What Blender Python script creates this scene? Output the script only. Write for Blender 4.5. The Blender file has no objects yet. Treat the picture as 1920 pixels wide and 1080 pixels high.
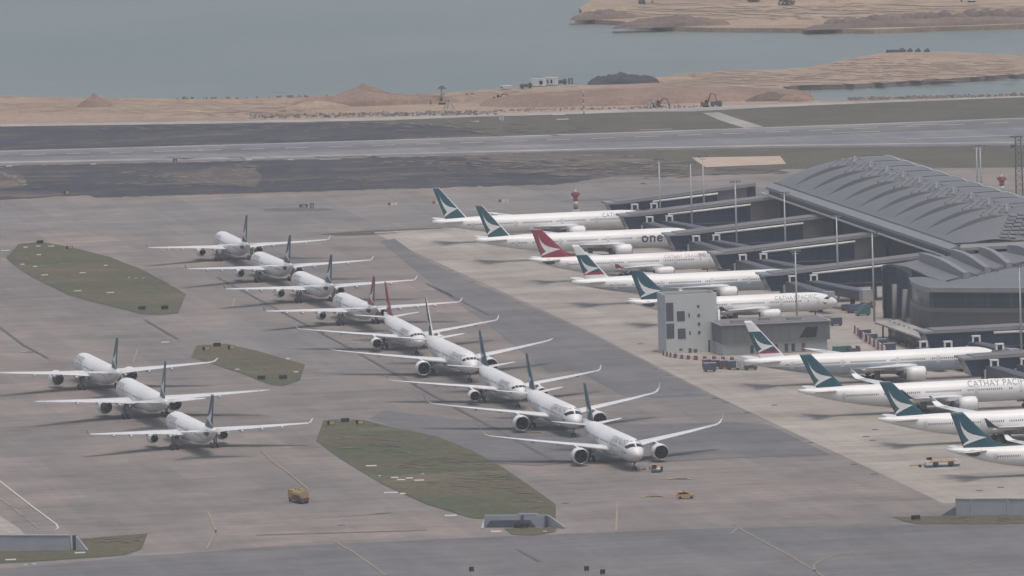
import bpy, bmesh, math, random
from mathutils import Vector, Matrix
random.seed(7)
sc = bpy.context.scene
COL = sc.collection
R = math.radians

# ------------------------------------------------------------------ camera
CAM_H, PITCH, ROLL, F_PX = 264.35, 0.08599, -0.0298, 18639.0
_fw = Vector((0, math.cos(PITCH), -math.sin(PITCH)))
_r0 = Vector((1, 0, 0)); _u0 = _r0.cross(_fw)
_rt = _r0 * math.cos(ROLL) + _u0 * math.sin(ROLL)
_up = -_r0 * math.sin(ROLL) + _u0 * math.cos(ROLL)
CPOS = Vector((0, 0, CAM_H))
cam = bpy.data.cameras.new('camera'); camo = bpy.data.objects.new('camera', cam); COL.objects.link(camo)
m3 = Matrix((_rt, _up, -_fw)).transposed()
camo.matrix_world = Matrix.Translation(CPOS) @ m3.to_4x4()
cam.sensor_width = 36.0; cam.lens = F_PX / 1920 * 36.0
cam.clip_start = 1.0; cam.clip_end = 60000.0
sc.camera = camo
# ------------------------------------------------------------------ sky, sun, exposure
SUN_EL, SUN_AZ = 74.0, 150.0          # azimuth measured from +Y towards +X
w = bpy.data.worlds.new('World'); sc.world = w; w.use_nodes = True
nt = w.node_tree
bg = nt.nodes['Background']
sky = nt.nodes.new('ShaderNodeTexSky'); sky.sky_type = 'NISHITA'; sky.sun_disc = False
sky.sun_elevation = R(SUN_EL); sky.sun_rotation = R(SUN_AZ)
sky.dust_density = 6.0; sky.air_density = 1.0; sky.ozone_density = 1.0
nt.links.new(sky.outputs[0], bg.inputs[0]); bg.inputs[1].default_value = 0.15
sl = bpy.data.lights.new('sun', 'SUN'); so = bpy.data.objects.new('sun', sl); COL.objects.link(so)
sl.energy = 1.05; sl.angle = R(10.0); sl.color = (1.0, 0.95, 0.88)
sd = Vector((math.sin(R(SUN_AZ)) * math.cos(R(SUN_EL)), math.cos(R(SUN_AZ)) * math.cos(R(SUN_EL)), math.sin(R(SUN_EL))))
so.rotation_euler = sd.to_track_quat('Z', 'Y').to_euler(); so.location = (0, 2500, 600)
vs = sc.view_settings
sc.display_settings.display_device = 'sRGB'
vs.view_transform = 'Standard'; vs.look = 'None'; vs.gamma = 1.0; vs.use_curve_mapping = False
vs.exposure = -0.13
cy = sc.cycles
cy.max_bounces = 6; cy.diffuse_bounces = 2; cy.glossy_bounces = 3; cy.transmission_bounces = 2
cy.volume_bounces = 1; cy.transparent_max_bounces = 4
cy.use_denoising = True
cy.sample_clamp_indirect = 4.0
HAZE_DENSITY = 0.00005

# ------------------------------------------------------------------ frames
GA = R(10.1)
EU = Vector((math.cos(GA), math.sin(GA), 0)); EV = Vector((math.sin(GA), -math.cos(GA), 0))
ORG = Vector((0, 3000.0, 0))
def W(u, v, z=0.0):                     # apron frame: u towards the concourse, v towards the viewer
    return ORG + EU * u + EV * v + Vector((0, 0, z))
def pt(px, py, z=0.0):                  # where the ray of a picture point meets height z
    d = _fw + _rt * ((px - 960) / F_PX) - _up * ((py - 540) / F_PX)
    return CPOS + d * ((z - CAM_H) / d.z)
def uv(px, py, z=0.0):
    d = pt(px, py, z) - ORG
    return d.dot(EU), d.dot(EV)

# ------------------------------------------------------------------ materials
def lin(c):
    f = lambda x: x / 12.92 if x <= 0.04045 else ((x + 0.055) / 1.055) ** 2.4
    return tuple(f(v / 255.0) for v in c) + (1.0,)
class NT:
    def __init__(s, name):
        s.m = bpy.data.materials.new(name); s.m.use_nodes = True; s.t = s.m.node_tree
        s.b = s.t.nodes['Principled BSDF']
    def n(s, typ, **k):
        q = s.t.nodes.new(typ)
        for a, v in k.items(): setattr(q, a, v)
        return q
    def l(s, a, b): s.t.links.new(a, b)
    def math(s, op, a, b=None, c=None, clamp=False):
        q = s.n('ShaderNodeMath', operation=op); q.use_clamp = clamp
        for i, v in enumerate((a, b, c)):
            if v is None: continue
            if isinstance(v, (int, float)): q.inputs[i].default_value = v
            else: s.l(v, q.inputs[i])
        return q.outputs[0]
    def mix(s, fac, a, b, mode='MIX'):
        q = s.n('ShaderNodeMix', data_type='RGBA', blend_type=mode)
        for i, v in ((0, fac), (6, a), (7, b)):
            if isinstance(v, (int, float)): q.inputs[i].default_value = v
            elif isinstance(v, tuple): q.inputs[i].default_value = v
            else: s.l(v, q.inputs[i])
        return q.outputs[2]
    def noise(s, vec, scale, detail=3.0, rough=0.55, stretch=(1, 1, 1)):
        mp = s.n('ShaderNodeMapping'); mp.inputs['Scale'].default_value = stretch
        s.l(vec, mp.inputs['Vector'])
        q = s.n('ShaderNodeTexNoise'); q.inputs['Scale'].default_value = scale
        q.inputs['Detail'].default_value = detail; q.inputs['Roughness'].default_value = rough
        s.l(mp.outputs[0], q.inputs['Vector'])
        return q.outputs[0]
    def ramp(s, fac, stops):
        q = s.n('ShaderNodeValToRGB'); e = q.color_ramp.elements
        while len(e) < len(stops): e.new(0.5)
        for i, (p, c) in enumerate(stops):
            e[i].position = p; e[i].color = c if isinstance(c, tuple) else (c, c, c, 1)
        s.l(fac, q.inputs[0]); return q.outputs[0]
    def pos(s, rot=True):                # world position turned into the apron frame
        g = s.n('ShaderNodeNewGeometry'); mp = s.n('ShaderNodeMapping', vector_type='POINT')
        mp.inputs['Rotation'].default_value = (0, 0, -GA if rot else 0)
        s.l(g.outputs['Position'], mp.inputs['Vector']); return mp.outputs[0]
    def obj(s): return s.n('ShaderNodeTexCoord').outputs['Object']
    def bump(s, h, strength, dist=0.1):
        q = s.n('ShaderNodeBump'); q.inputs['Strength'].default_value = strength; q.inputs['Distance'].default_value = dist
        s.l(h, q.inputs['Height']); s.l(q.outputs[0], s.b.inputs['Normal'])
    def setv(s, **k):
        for a, v in k.items():
            i = s.b.inputs[a.replace('_', ' ')]
            if isinstance(v, (int, float, tuple)): i.default_value = v
            else: s.l(v, i)
        return s.m
_pl = {}
def plain(name, c, rough=0.6, metal=0.0, var=0.08, scale=0.8):
    if name in _pl: return _pl[name]
    q = NT(name); c4 = tuple(c) + (1.0,) if len(c) == 3 else c
    nz = q.noise(q.obj(), scale, 3)
    lo = tuple(x * (1 - var) for x in c4[:3]) + (1,); hi = tuple(min(1, x * (1 + var)) for x in c4[:3]) + (1,)
    col = q.mix(q.ramp(nz, [(0.3, 0.0), (0.7, 1.0)]), lo, hi)
    q.setv(Base_Color=col, Roughness=rough, Metallic=metal)
    _pl[name] = q.m; return q.m

def ground_mat(name, base, tint_a, tint_b, speck=0.2, joint=None, streak=0.5, rough=0.85, big=0.014, lanes=0.1):
    q = NT(name); P = q.pos()
    n1 = q.noise(P, big, 5, 0.65, (0.3, 1, 1))           # long bands along u
    n2 = q.noise(P, big, 5, 0.65, (1, 0.12, 1))          # long bands along v
    n3 = q.noise(P, 0.05, 6, 0.7)
    n4 = q.noise(P, 0.5, 4, 0.65)
    c = q.mix(q.ramp(n1, [(0.4, 0.0), (0.6, 1.0)]), base, tint_a)
    f2 = q.math('MULTIPLY', q.ramp(n2, [(0.44, 0.0), (0.62, 1.0)]), streak)
    c = q.mix(f2, c, tint_b)
    v = q.math('ADD', q.math('MULTIPLY', q.math('SUBTRACT', n3, 0.5), 0.95), q.math('MULTIPLY', q.math('SUBTRACT', n4, 0.5), speck))
    v = q.math('ADD', v, 1.0)
    # narrow streaks left by tyres and oil, both ways across the apron
    sk = q.noise(P, 0.3, 3, 0.6, (1, 0.02, 1)); v = q.math('ADD', v, q.math('MULTIPLY', q.math('SUBTRACT', sk, 0.5), 0.28))
    sk2 = q.noise(P, 0.22, 3, 0.6, (0.03, 1, 1)); v = q.math('ADD', v, q.math('MULTIPLY', q.math('SUBTRACT', sk2, 0.5), 0.5))
    stn = q.noise(P, 0.11, 4, 0.6, (0.6, 1, 1)); v = q.math('SUBTRACT', v, q.math('MULTIPLY', q.ramp(stn, [(0.64, 0.0), (0.74, 1.0)]), 0.14))
    hs = q.n('ShaderNodeVectorMath', operation='SCALE'); q.l(c, hs.inputs[0]); q.l(v, hs.inputs['Scale'])
    c = hs.outputs[0]
    if lanes:                                             # paver lanes laid at slightly different times
        sw = q.n('ShaderNodeSeparateXYZ'); q.l(P, sw.inputs[0]); cb = q.n('ShaderNodeCombineXYZ'); q.l(sw.outputs[1], cb.inputs[0]); q.l(sw.outputs[0], cb.inputs[1])
        for vec, bw, rh in ((cb.outputs[0], 95.0, 7.5), (P, 60.0, 23.0)):
            br = q.n('ShaderNodeTexBrick'); br.inputs['Scale'].default_value = 1.0; br.inputs['Brick Width'].default_value = bw; br.inputs['Row Height'].default_value = rh
            br.inputs['Mortar Size'].default_value = 0.0; d = 1 - lanes
            br.inputs['Color1'].default_value = (1 + lanes * .4, 1 + lanes * .25, 1 + lanes * .2, 1); br.inputs['Color2'].default_value = (d, d + .005, d + .02, 1)
            q.l(vec, br.inputs['Vector']); c = q.mix(1.0, c, br.outputs[0], 'MULTIPLY')
    if joint:
        br = q.n('ShaderNodeTexBrick'); br.offset = 0.0
        br.inputs['Scale'].default_value = 1.0; br.inputs['Brick Width'].default_value = joint
        br.inputs['Row Height'].default_value = joint; br.inputs['Mortar Size'].default_value = 0.12
        br.inputs['Color1'].default_value = (1, 1, 1, 1); br.inputs['Color2'].default_value = (0.92, 0.92, 0.92, 1)
        br.inputs['Mortar'].default_value = (0.8, 0.8, 0.8, 1)
        q.l(P, br.inputs['Vector']); c = q.mix(1.0, c, br.outputs[0], 'MULTIPLY')
    q.bump(n4, 0.15, 0.05)
    return q.setv(Base_Color=c, Roughness=rough, Specular_IOR_Level=0.25)
g3 = lambda a, b, c: (a, b, c, 1.0)
M = {}
M['asphalt'] = ground_mat('taxiway_asphalt', g3(.204, .183, .165), g3(.248, .215, .19), g3(.166, .158, .15), streak=.6, lanes=.11)
M['asphalt_dark'] = ground_mat('dark_asphalt', g3(.137, .136, .137), g3(.168, .16, .153), g3(.118, .12, .124), lanes=.05)
M['asphalt_grey'] = ground_mat('grey_asphalt', g3(.194, .185, .175), g3(.218, .205, .19), g3(.165, .163, .16))
M['concrete'] = ground_mat('apron_concrete', g3(.37, .338, .292), g3(.305, .273, .233), g3(.415, .38, .332), joint=7.5, streak=0.45, lanes=.06)
M['runway'] = ground_mat('runway_surface', g3(.17, .175, .188), g3(.21, .212, .218), g3(.15, .158, .175), streak=0.3, big=0.02)
M['road'] = ground_mat('service_road', g3(.33, .315, .29), g3(.36, .34, .31), g3(.3, .29, .27))
def grass_mat(name, a, b, cc, d=None):
    q = NT(name); P = q.pos(False)
    n1 = q.noise(P, 0.02, 5, 0.6); n2 = q.noise(P, 0.07, 5, 0.7); n3 = q.noise(P, 0.5, 4, 0.7); n4 = q.noise(P, 0.03, 6, 0.75, (0.5, 1, 1))
    c = q.mix(q.ramp(n1, [(0.42, 0.0), (0.56, 1.0)]), a, b)
    c = q.mix(q.ramp(n2, [(0.48, 0.0), (0.64, 1.0)]), c, cc)
    if d: c = q.mix(q.ramp(n4, [(0.54, 0.0), (0.66, .9)]), c, d)
    v = q.math('ADD', q.math('MULTIPLY', q.math('SUBTRACT', n3, 0.5), 1.1), 1.0)
    hs = q.n('ShaderNodeVectorMath', operation='SCALE'); q.l(c, hs.inputs[0]); q.l(v, hs.inputs['Scale'])
    q.bump(n3, 0.5, 0.2)
    return q.setv(Base_Color=hs.outputs[0], Roughness=0.95, Specular_IOR_Level=0.1)
M['grass'] = grass_mat('island_grass', g3(.076, .09, .053), g3(.112, .095, .064), g3(.095, .098, .058), g3(.15, .13, .092))
M['grass_far'] = grass_mat('verge_grass', g3(.085, .086, .068), g3(.1, .098, .075), g3(.12, .105, .08))
M['burnt'] = grass_mat('burnt_grass', g3(.043, .046, .06), g3(.06, .06, .07), g3(.085, .078, .076), g3(.15, .13, .105))
M['burnt_brown'] = grass_mat('scorched_grass', g3(.125, .11, .093), g3(.075, .073, .078), g3(.145, .12, .098), g3(.2, .17, .135))
M['sand'] = grass_mat('reclaimed_sand', g3(.315, .24, .18), g3(.275, .2, .15), g3(.345, .265, .195), g3(.25, .18, .14))
M['sand_far'] = grass_mat('far_sand', g3(.34, .26, .185), g3(.27, .2, .15), g3(.36, .275, .195), g3(.2, .152, .125))
M['soil'] = grass_mat('brown_soil', g3(.235, .165, .13), g3(.205, .148, .118), g3(.26, .182, .142))
M['soil_dark'] = grass_mat('dark_soil', g3(.15, .115, .1), g3(.18, .14, .115), g3(.13, .1, .09))
M['dry'] = plain('dry_grass', (.2, .17, .135), .95, var=.25, scale=.05)
M['soil_mix'] = plain('bare_soil_patch', (.125, .1, .075), .95, var=.3, scale=.05)
M['sand_pale'] = plain('pale_sand', (.345, .265, .19), .95, var=.12, scale=.02)
M['sand_mid'] = plain('brown_sand', (.255, .185, .145), .95, var=.15, scale=.02)
M['tan'] = plain('tan_ground', (.42, .33, .255), .9, var=.12, scale=.1)
M['rock'] = plain('rubble_rock', (.16, .15, .15), .9, var=.4, scale=.3)
# water
q = NT('sea_water'); P = q.pos(False)
n1 = q.noise(P, 0.004, 4, 0.6); n2 = q.noise(P, 0.05, 4, 0.6, (0.4, 1, 1)); n3 = q.noise(P, 0.35, 3, 0.6)
c = q.mix(q.ramp(n1, [(0.35, 0.0), (0.65, 1.0)]), g3(.152, .186, .168), g3(.19, .215, .19))
c = q.mix(q.math('MULTIPLY', q.ramp(n2, [(0.4, 0.0), (0.7, 1.0)]), 0.35), c, g3(.13, .168, .16))
q.bump(q.math('ADD', n2, q.math('MULTIPLY', n3, 0.4)), 0.6, 1.2)
M['water'] = q.setv(Base_Color=c, Roughness=0.32, Specular_IOR_Level=0.5)
# paint and metal
M['white'] = plain('white_paint', (.74, .74, .725), .4, var=.04, scale=.3)
M['wing'] = plain('wing_grey_paint', (.66, .665, .66), .4, var=.06, scale=.3)
M['teal'] = plain('teal_paint', (.006, .072, .1), .4, var=.08)
M['winglet'] = plain('dark_teal_paint', (.012, .032, .04), .4)
M['red'] = plain('red_paint', (.27, .022, .045), .4, var=.08)
M['emblem'] = plain('emblem_white', (.72, .72, .7), .45, var=.03)
M['letter_grey'] = plain('lettering_grey', (.2, .21, .21), .5)
M['letter_red'] = plain('lettering_red', (.42, .2, .2), .5)
M['letter_dark'] = plain('lettering_navy', (.06, .06, .075), .5)
M['letter_pale'] = plain('lettering_pale', (.42, .43, .45), .5)
M['dark'] = plain('dark_cavity', (.012, .013, .016), .5)
M['tyre'] = plain('tyre_rubber', (.02, .02, .022), .8)
M['strut'] = plain('gear_metal', (.13, .135, .14), .45, .4)
M['lip'] = plain('polished_metal', (.7, .7, .7), .25, .85)
M['fan'] = plain('fan_blades', (.018, .02, .025), .4, .5)
M['glass'] = plain('cockpit_glass', (.012, .013, .015), .12)
M['door'] = plain('door_paint', (.6, .6, .59), .45)
M['roofmetal'] = plain('roof_metal', (.158, .16, .166), .55, .15, var=.07, scale=.05)
M['roofrim'] = plain('roof_rim', (.23, .24, .245), .5, .1, var=.08, scale=.2)
M['roofdark'] = plain('roof_gutter', (.05, .05, .055), .6)
M['panel_light'] = plain('pale_roof_trim', (.32, .33, .34), .5)
M['skylight'] = plain('skylight_glass', (.06, .066, .08), .2)
M['frame_white'] = plain('white_frame', (.72, .72, .7), .5)
M['panel'] = plain('grey_panel', (.1, .098, .105), .6, .1, var=.1, scale=.15)
M['panel_brown'] = plain('brown_grey_panel', (.17, .158, .158), .6, .05, var=.08, scale=.1)
def glass_mat(name, a, b, mul=0.5):
    q = NT(name); P = q.obj()
    n1 = q.noise(P, 0.12, 3, 0.6, (1, 1, 0.4))
    br = q.n('ShaderNodeTexBrick'); br.offset = 0.0
    mp = q.n('ShaderNodeMapping'); q.l(P, mp.inputs['Vector'])
    sx = q.n('ShaderNodeSeparateXYZ'); q.l(P, sx.inputs[0]); cb = q.n('ShaderNodeCombineXYZ')
    q.l(q.math('ADD', sx.outputs[0], sx.outputs[1]), cb.inputs[0]); q.l(sx.outputs[2], cb.inputs[1])
    q.l(cb.outputs[0], br.inputs['Vector'])
    br.inputs['Scale'].default_value = 1.0; br.inputs['Brick Width'].default_value = 2.4; br.inputs['Row Height'].default_value = 2.0
    br.inputs['Mortar Size'].default_value = 0.07; br.inputs['Color1'].default_value = (1, 1, 1, 1)
    br.inputs['Color2'].default_value = (.78, .8, .86, 1); br.inputs['Mortar'].default_value = (1.5, 1.5, 1.5, 1)
    c = q.mix(q.ramp(n1, [(0.35, 0.0), (0.65, 1.0)]), a, b)
    c = q.mix(1.0, c, br.outputs[0], 'MULTIPLY')
    return q.setv(Base_Color=c, Roughness=0.16, Specular_IOR_Level=mul)
M['curtain'] = glass_mat('dark_curtain_glass', g3(.016, .03, .062), g3(.03, .046, .085), 0.15)
M['curtain_blue'] = glass_mat('blue_curtain_glass', g3(.034, .058, .085), g3(.055, .085, .115), 0.25)
M['greywall'] = plain('grey_render', (.47, .49, .475), .8, var=.06, scale=.15)
M['greenwall'] = plain('green_grey_cladding', (.115, .127, .125), .7, var=.06, scale=.2)
M['louvre'] = plain('dark_louvre', (.07, .075, .095), .6)
M['steel'] = plain('galvanised_steel', (.38, .39, .4), .45, .3)
M['steel_dark'] = plain('dark_steel', (.09, .1, .11), .5, .3)
M['tunnel'] = plain('tunnel_cladding', (.085, .09, .105), .55)
M['blue'] = plain('blue_container_paint', (.06, .085, .15), .6)
M['green'] = plain('green_vehicle_paint', (.03, .13, .13), .5)
M['bred'] = plain('barrier_red', (.27, .065, .065), .6)
M['bwhite'] = plain('barrier_white', (.62, .6, .58), .6)
M['yellow'] = plain('yellow_paint', (.36, .25, .11), .5)
M['sign_yellow'] = plain('sign_yellow', (.4, .34, .12), .6)
M['orange'] = plain('orange_yellow_paint', (.45, .25, .1), .5)
M['wall_blue'] = plain('pale_retaining_wall', (.3, .325, .35), .8, var=.08, scale=.2)
M['line_white'] = plain('white_marking', (.5, .48, .45), .8)
M['line_yellow'] = plain('faded_yellow_marking', (.275, .222, .165), .85, var=.2, scale=.3)
M['line_yellow2'] = plain('yellow_marking', (.52, .37, .12), .85)
M['seam'] = plain('drain_channel', (.11, .105, .105), .85)
M['tarp'] = plain('dark_tarpaulin', (.03, .034, .045), .7, var=.3, scale=.4)
M['leaf'] = plain('grey_green_foliage', (.09, .095, .08), .9, var=.4, scale=1.5)
M['machine'] = plain('machine_red', (.14, .05, .05), .6)
M['machine_y'] = plain('machine_dull_yellow', (.32, .22, .1), .6)
M['skin'] = plain('skin', (.4, .24, .17), .6)
M['hivis'] = plain('pale_hi_vis', (.55, .55, .4), .7)
M['trouser'] = plain('dark_trousers', (.03, .035, .05), .8)
M['hair'] = plain('black_hair', (.015, .013, .012), .7)

# ------------------------------------------------------------------ mesh builder and scene helpers
class MB:
    def __init__(s): s.v = []; s.f = []; s.mi = []; s.sm = []
    def add(s, vs, fs, mi=0, smooth=False):
        o = len(s.v); s.v += [tuple(x) for x in vs]
        for f in fs: s.f.append([i + o for i in f]); s.mi.append(mi); s.sm.append(smooth)
        return s
    def box(s, c, d, mi=0, rz=0.0, bev=0.0, taper=1.0):
        x, y, z = d[0] / 2, d[1] / 2, d[2] / 2
        pts = []
        for sz, t in ((-1, 1.0), (1, taper)):
            for sx, sy in ((-1, -1), (1, -1), (1, 1), (-1, 1)): pts.append(Vector((sx * x * t, sy * y * t, sz * z)))
        rm = Matrix.Rotation(rz, 3, 'Z')
        pts = [rm @ p + Vector(c) for p in pts]
        return s.add(pts, [(3, 2, 1, 0), (4, 5, 6, 7), (0, 1, 5, 4), (1, 2, 6, 5), (2, 3, 7, 6), (3, 0, 4, 7)], mi)
    def hexa(s, p, mi=0):                # 8 corners: bottom ring 0-3, top ring 4-7
        return s.add(p, [(3, 2, 1, 0), (4, 5, 6, 7), (0, 1, 5, 4), (1, 2, 6, 5), (2, 3, 7, 6), (3, 0, 4, 7)], mi)
    def prism(s, poly, z0, z1, mi=0):
        n = len(poly)
        vs_ = [(p[0], p[1], z0 if len(p) < 3 else p[2] + z0) for p in poly] + [(p[0], p[1], z1 if len(p) < 3 else p[2] + z1) for p in poly]
        return s.add(vs_, [list(range(n))[::-1], list(range(n, 2 * n))] + [(i, (i + 1) % n, n + (i + 1) % n, n + i) for i in range(n)], mi)
    def prof(s, poly, y0, y1, mi=0):     # outline in x,z pushed along y
        n = len(poly)
        vs_ = [(p[0], y0, p[1]) for p in poly] + [(p[0], y1, p[1]) for p in poly]
        return s.add(vs_, [list(range(n)), list(range(n, 2 * n))[::-1]] + [((i + 1) % n, i, n + i, n + (i + 1) % n) for i in range(n)], mi)
    def tube(s, path, r, seg=8, mi=0, cap=True, smooth=True):
        path = [Vector(p) for p in path]; rr = r if isinstance(r, (list, tuple)) else [r] * len(path)
        rings = []
        for i, p in enumerate(path):
            d = (path[min(i + 1, len(path) - 1)] - path[max(i - 1, 0)]).normalized()
            a = d.orthogonal().normalized() if i == 0 else (a0 - d * a0.dot(d)).normalized()
            a0 = a; b = d.cross(a)
            rings.append([p + (a * math.cos(t) + b * math.sin(t)) * rr[i] for t in [2 * math.pi * k / seg for k in range(seg)]])
        vs_ = [x for r_ in rings for x in r_]; fs = []
        for i in range(len(path) - 1):
            for k in range(seg):
                fs.append((i * seg + k, i * seg + (k + 1) % seg, (i + 1) * seg + (k + 1) % seg, (i + 1) * seg + k))
        s.add(vs_, fs, mi, smooth)
        if cap:
            s.add(rings[0], [list(range(seg))[::-1]], mi); s.add(rings[-1], [list(range(seg))], mi)
        return s
    def lathe(s, prof, o=(0, 0, 0), seg=24, axis='x', mi=0, smooth=True):
        vs_ = []
        for a, r in prof:
            for k in range(seg):
                t = 2 * math.pi * k / seg; y, z = r * math.cos(t), r * math.sin(t)
                vs_.append((o[0] + a, o[1] + y, o[2] + z) if axis == 'x' else ((o[0] + y, o[1] + a, o[2] + z) if axis == 'y' else (o[0] + y, o[1] + z, o[2] + a)))
        fs = []
        for i in range(len(prof) - 1):
            for k in range(seg): fs.append((i * seg + k, i * seg + (k + 1) % seg, (i + 1) * seg + (k + 1) % seg, (i + 1) * seg + k))
        return s.add(vs_, fs, mi, smooth)
    def rings(s, rs, mi=0, smooth=True, caps=True):
        n = len(rs[0]); vs_ = [x for r_ in rs for x in r_]; fs = []
        for i in range(len(rs) - 1):
            for k in range(n): fs.append((i * n + k, i * n + (k + 1) % n, (i + 1) * n + (k + 1) % n, (i + 1) * n + k))
        s.add(vs_, fs, mi, smooth)
        if caps: s.add(rs[0], [list(range(n))[::-1]], mi); s.add(rs[-1], [list(range(n))], mi)
        return s
    def mesh(s, name, mats):
        me = bpy.data.meshes.new(name); me.from_pydata(s.v, [], s.f); me.update()
        for m in (mats if isinstance(mats, (list, tuple)) else [mats]): me.materials.append(m)
        bm = bmesh.new(); bm.from_mesh(me)
        bm.faces.ensure_lookup_table()
        for i, f in enumerate(bm.faces): f.material_index = s.mi[i]; f.smooth = s.sm[i]
        bmesh.ops.remove_doubles(bm, verts=bm.verts, dist=1e-4)
        bmesh.ops.recalc_face_normals(bm, faces=bm.faces)
        ng = [f for f in bm.faces if len(f.verts) > 4]
        if ng: bmesh.ops.triangulate(bm, faces=ng)
        bm.to_mesh(me); bm.free(); return me
    def build(s, name, mats, parent=None, loc=None, rz=None, label=None):
        o = bpy.data.objects.new(name, s.mesh(name, mats)); COL.objects.link(o)
        if parent: o.parent = parent
        if loc is not None: o.location = loc
        if rz is not None: o.rotation_euler = (0, 0, rz)
        if label: o['label'] = label
        return o
def tag(o, label=None, cat=None, group=None, kind=None):
    for k, v in (('label', label), ('category', cat), ('group', group), ('kind', kind)):
        if v: o[k] = v
    return o
def thing(name, label, cat, loc=(0, 0, 0), rz=0.0, group=None):
    o = bpy.data.objects.new(name, None); COL.objects.link(o); o.location = loc; o.rotation_euler = (0, 0, rz)
    o.empty_display_size = 0.5
    return tag(o, label, cat, group)
def link(name, me, parent):
    o = bpy.data.objects.new(name, me); COL.objects.link(o); o.parent = parent; return o
def copy_tree(o, parent=None):
    c = o.copy(); COL.objects.link(c)
    if parent: c.parent = parent
    for ch in [x for x in o.children]: copy_tree(ch, c)
    return c
def smoothpoly(p, n=6):
    out = []; L = len(p)
    for i in range(L):
        a, b, c, d = p[i - 1], p[i], p[(i + 1) % L], p[(i + 2) % L]
        for k in range(n):
            t = k / n
            out.append(tuple(0.5 * (2 * b[j] + (c[j] - a[j]) * t + (2 * a[j] - 5 * b[j] + 4 * c[j] - d[j]) * t * t + (3 * b[j] - a[j] - 3 * c[j] + d[j]) * t ** 3) for j in (0, 1)))
    return out
def tess(P2):                               # triangles of a flat outline, worked out where it is well shaped
    from mathutils.geometry import tessellate_polygon
    return tessellate_polygon([[Vector((p[0], p[1], 0)) for p in P2]])
def sheet(name, mat, pts3, z, kind='structure', flat=None):
    vs_ = [(p[0], p[1], z) for p in pts3]; me = bpy.data.meshes.new(name)
    fs = []
    for f in tess(flat or pts3):
        a, b_, c_ = [Vector(vs_[i]) for i in f]
        fs.append(tuple(f) if (b_ - a).cross(c_ - a).z > 0 else tuple(f)[::-1])
    me.from_pydata(vs_, [], fs); me.update()
    me.materials.append(M[mat]); o = bpy.data.objects.new(name, me); COL.objects.link(o)
    tag(o, kind=kind); return o
def ragged(px, amp):
    out = []; rr = random.Random(len(px) * 31 + int(px[0][0]))
    for a, b_ in zip(px, px[1:] + px[:1]):
        L = math.hypot(b_[0] - a[0], b_[1] - a[1]); n = max(1, min(90, int(L / 9)))
        for k in range(n):
            t = k / n; j = 0 if k == 0 else amp
            out.append((a[0] + (b_[0] - a[0]) * t, a[1] + (b_[1] - a[1]) * t + rr.uniform(-1, 1) * j * (.3 + rr.random())))
    return out
def inside(x, y, P):
    c = False
    for (x0, y0), (x1, y1) in zip(P, P[1:] + P[:1]):
        if (y0 > y) != (y1 > y) and x < (x1 - x0) * (y - y0) / (y1 - y0) + x0: c = not c
    return c
ISL = []
def wisps(name, mat, boxes, lvl, seed, clip=False):       # thin patches of dry or bare ground lying across the grass
    rr = random.Random(seed); mb = MB(); z = lvl
    for (x0, x1, yf, sp, n, lmin, lmax, hmin, hmax) in boxes:
        for _ in range(n):
            x = rr.uniform(x0, x1); y = yf(x) + rr.gauss(0, .55) * sp; l = rr.uniform(lmin, lmax) * rr.random() + lmin; h = rr.uniform(hmin, hmax); sl_ = rr.uniform(-.04, .1)
            if clip and not any(all(inside(x + dx, y + dy, P_) for dx, dy in ((-l / 2, -h), (l / 2, -h), (-l / 2, h), (l / 2, h + l * .06))) for P_ in ISL): continue
            k = 7; up, dn = [], []
            for i in range(k):
                t = i / (k - 1); w_ = math.sin(math.pi * (.06 + .88 * t)) * h * rr.uniform(.5, 1.1); xx = x + (t - .5) * l; yy = y + (t - .5) * l * sl_ + rr.uniform(-.2, .2) * h
                up.append(pt(xx, yy - w_ / 2)); dn.append(pt(xx, yy + w_ / 2))
            z += .0004; vs_ = [(p.x, p.y, z) for p in up + dn]; mb.add(vs_, [(k + i, k + i + 1, i + 1, i) for i in range(k - 1)])
    return tag(mb.build(name, M[mat]), kind='stuff')
_lv = [0]
def psheet(name, mat, px, lvl, smooth=False, kind='structure'):
    _lv[0] += 1
    if smooth: px = smoothpoly(px)
    if mat in ('burnt', 'burnt_brown', 'sand'): px = ragged(px, 1.1 if mat != 'sand' else .7)
    elif mat in ('grass', 'grass_far'):
        if mat == 'grass': ISL.append(list(px))
        px = ragged(px, .35)
    return sheet(name, mat, [pt(*p) for p in px], lvl * 0.03 + _lv[0] * 0.0015, kind, px)
def strip3(mb, path, wd, z, mi=0):
    path = [Vector((p[0], p[1], 0)) for p in path]; L, Rr = [], []
    for i, p in enumerate(path):
        d = (path[min(i + 1, len(path) - 1)] - path[max(0, i - 1)]).normalized(); n = Vector((-d.y, d.x, 0)) * wd / 2
        L.append((p.x + n.x, p.y + n.y, z)); Rr.append((p.x - n.x, p.y - n.y, z))
    k = len(path)
    mb.add(L + Rr, [(i, k + i, k + i + 1, i + 1) for i in range(k - 1)], mi)
def marking(name, mat, paths, wd, lvl):
    mb = MB()
    for p in paths: strip3(mb, p, wd, lvl * 0.03 + 0.06)
    o = mb.build(name, M[mat]); return tag(o, kind='structure')

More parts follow.
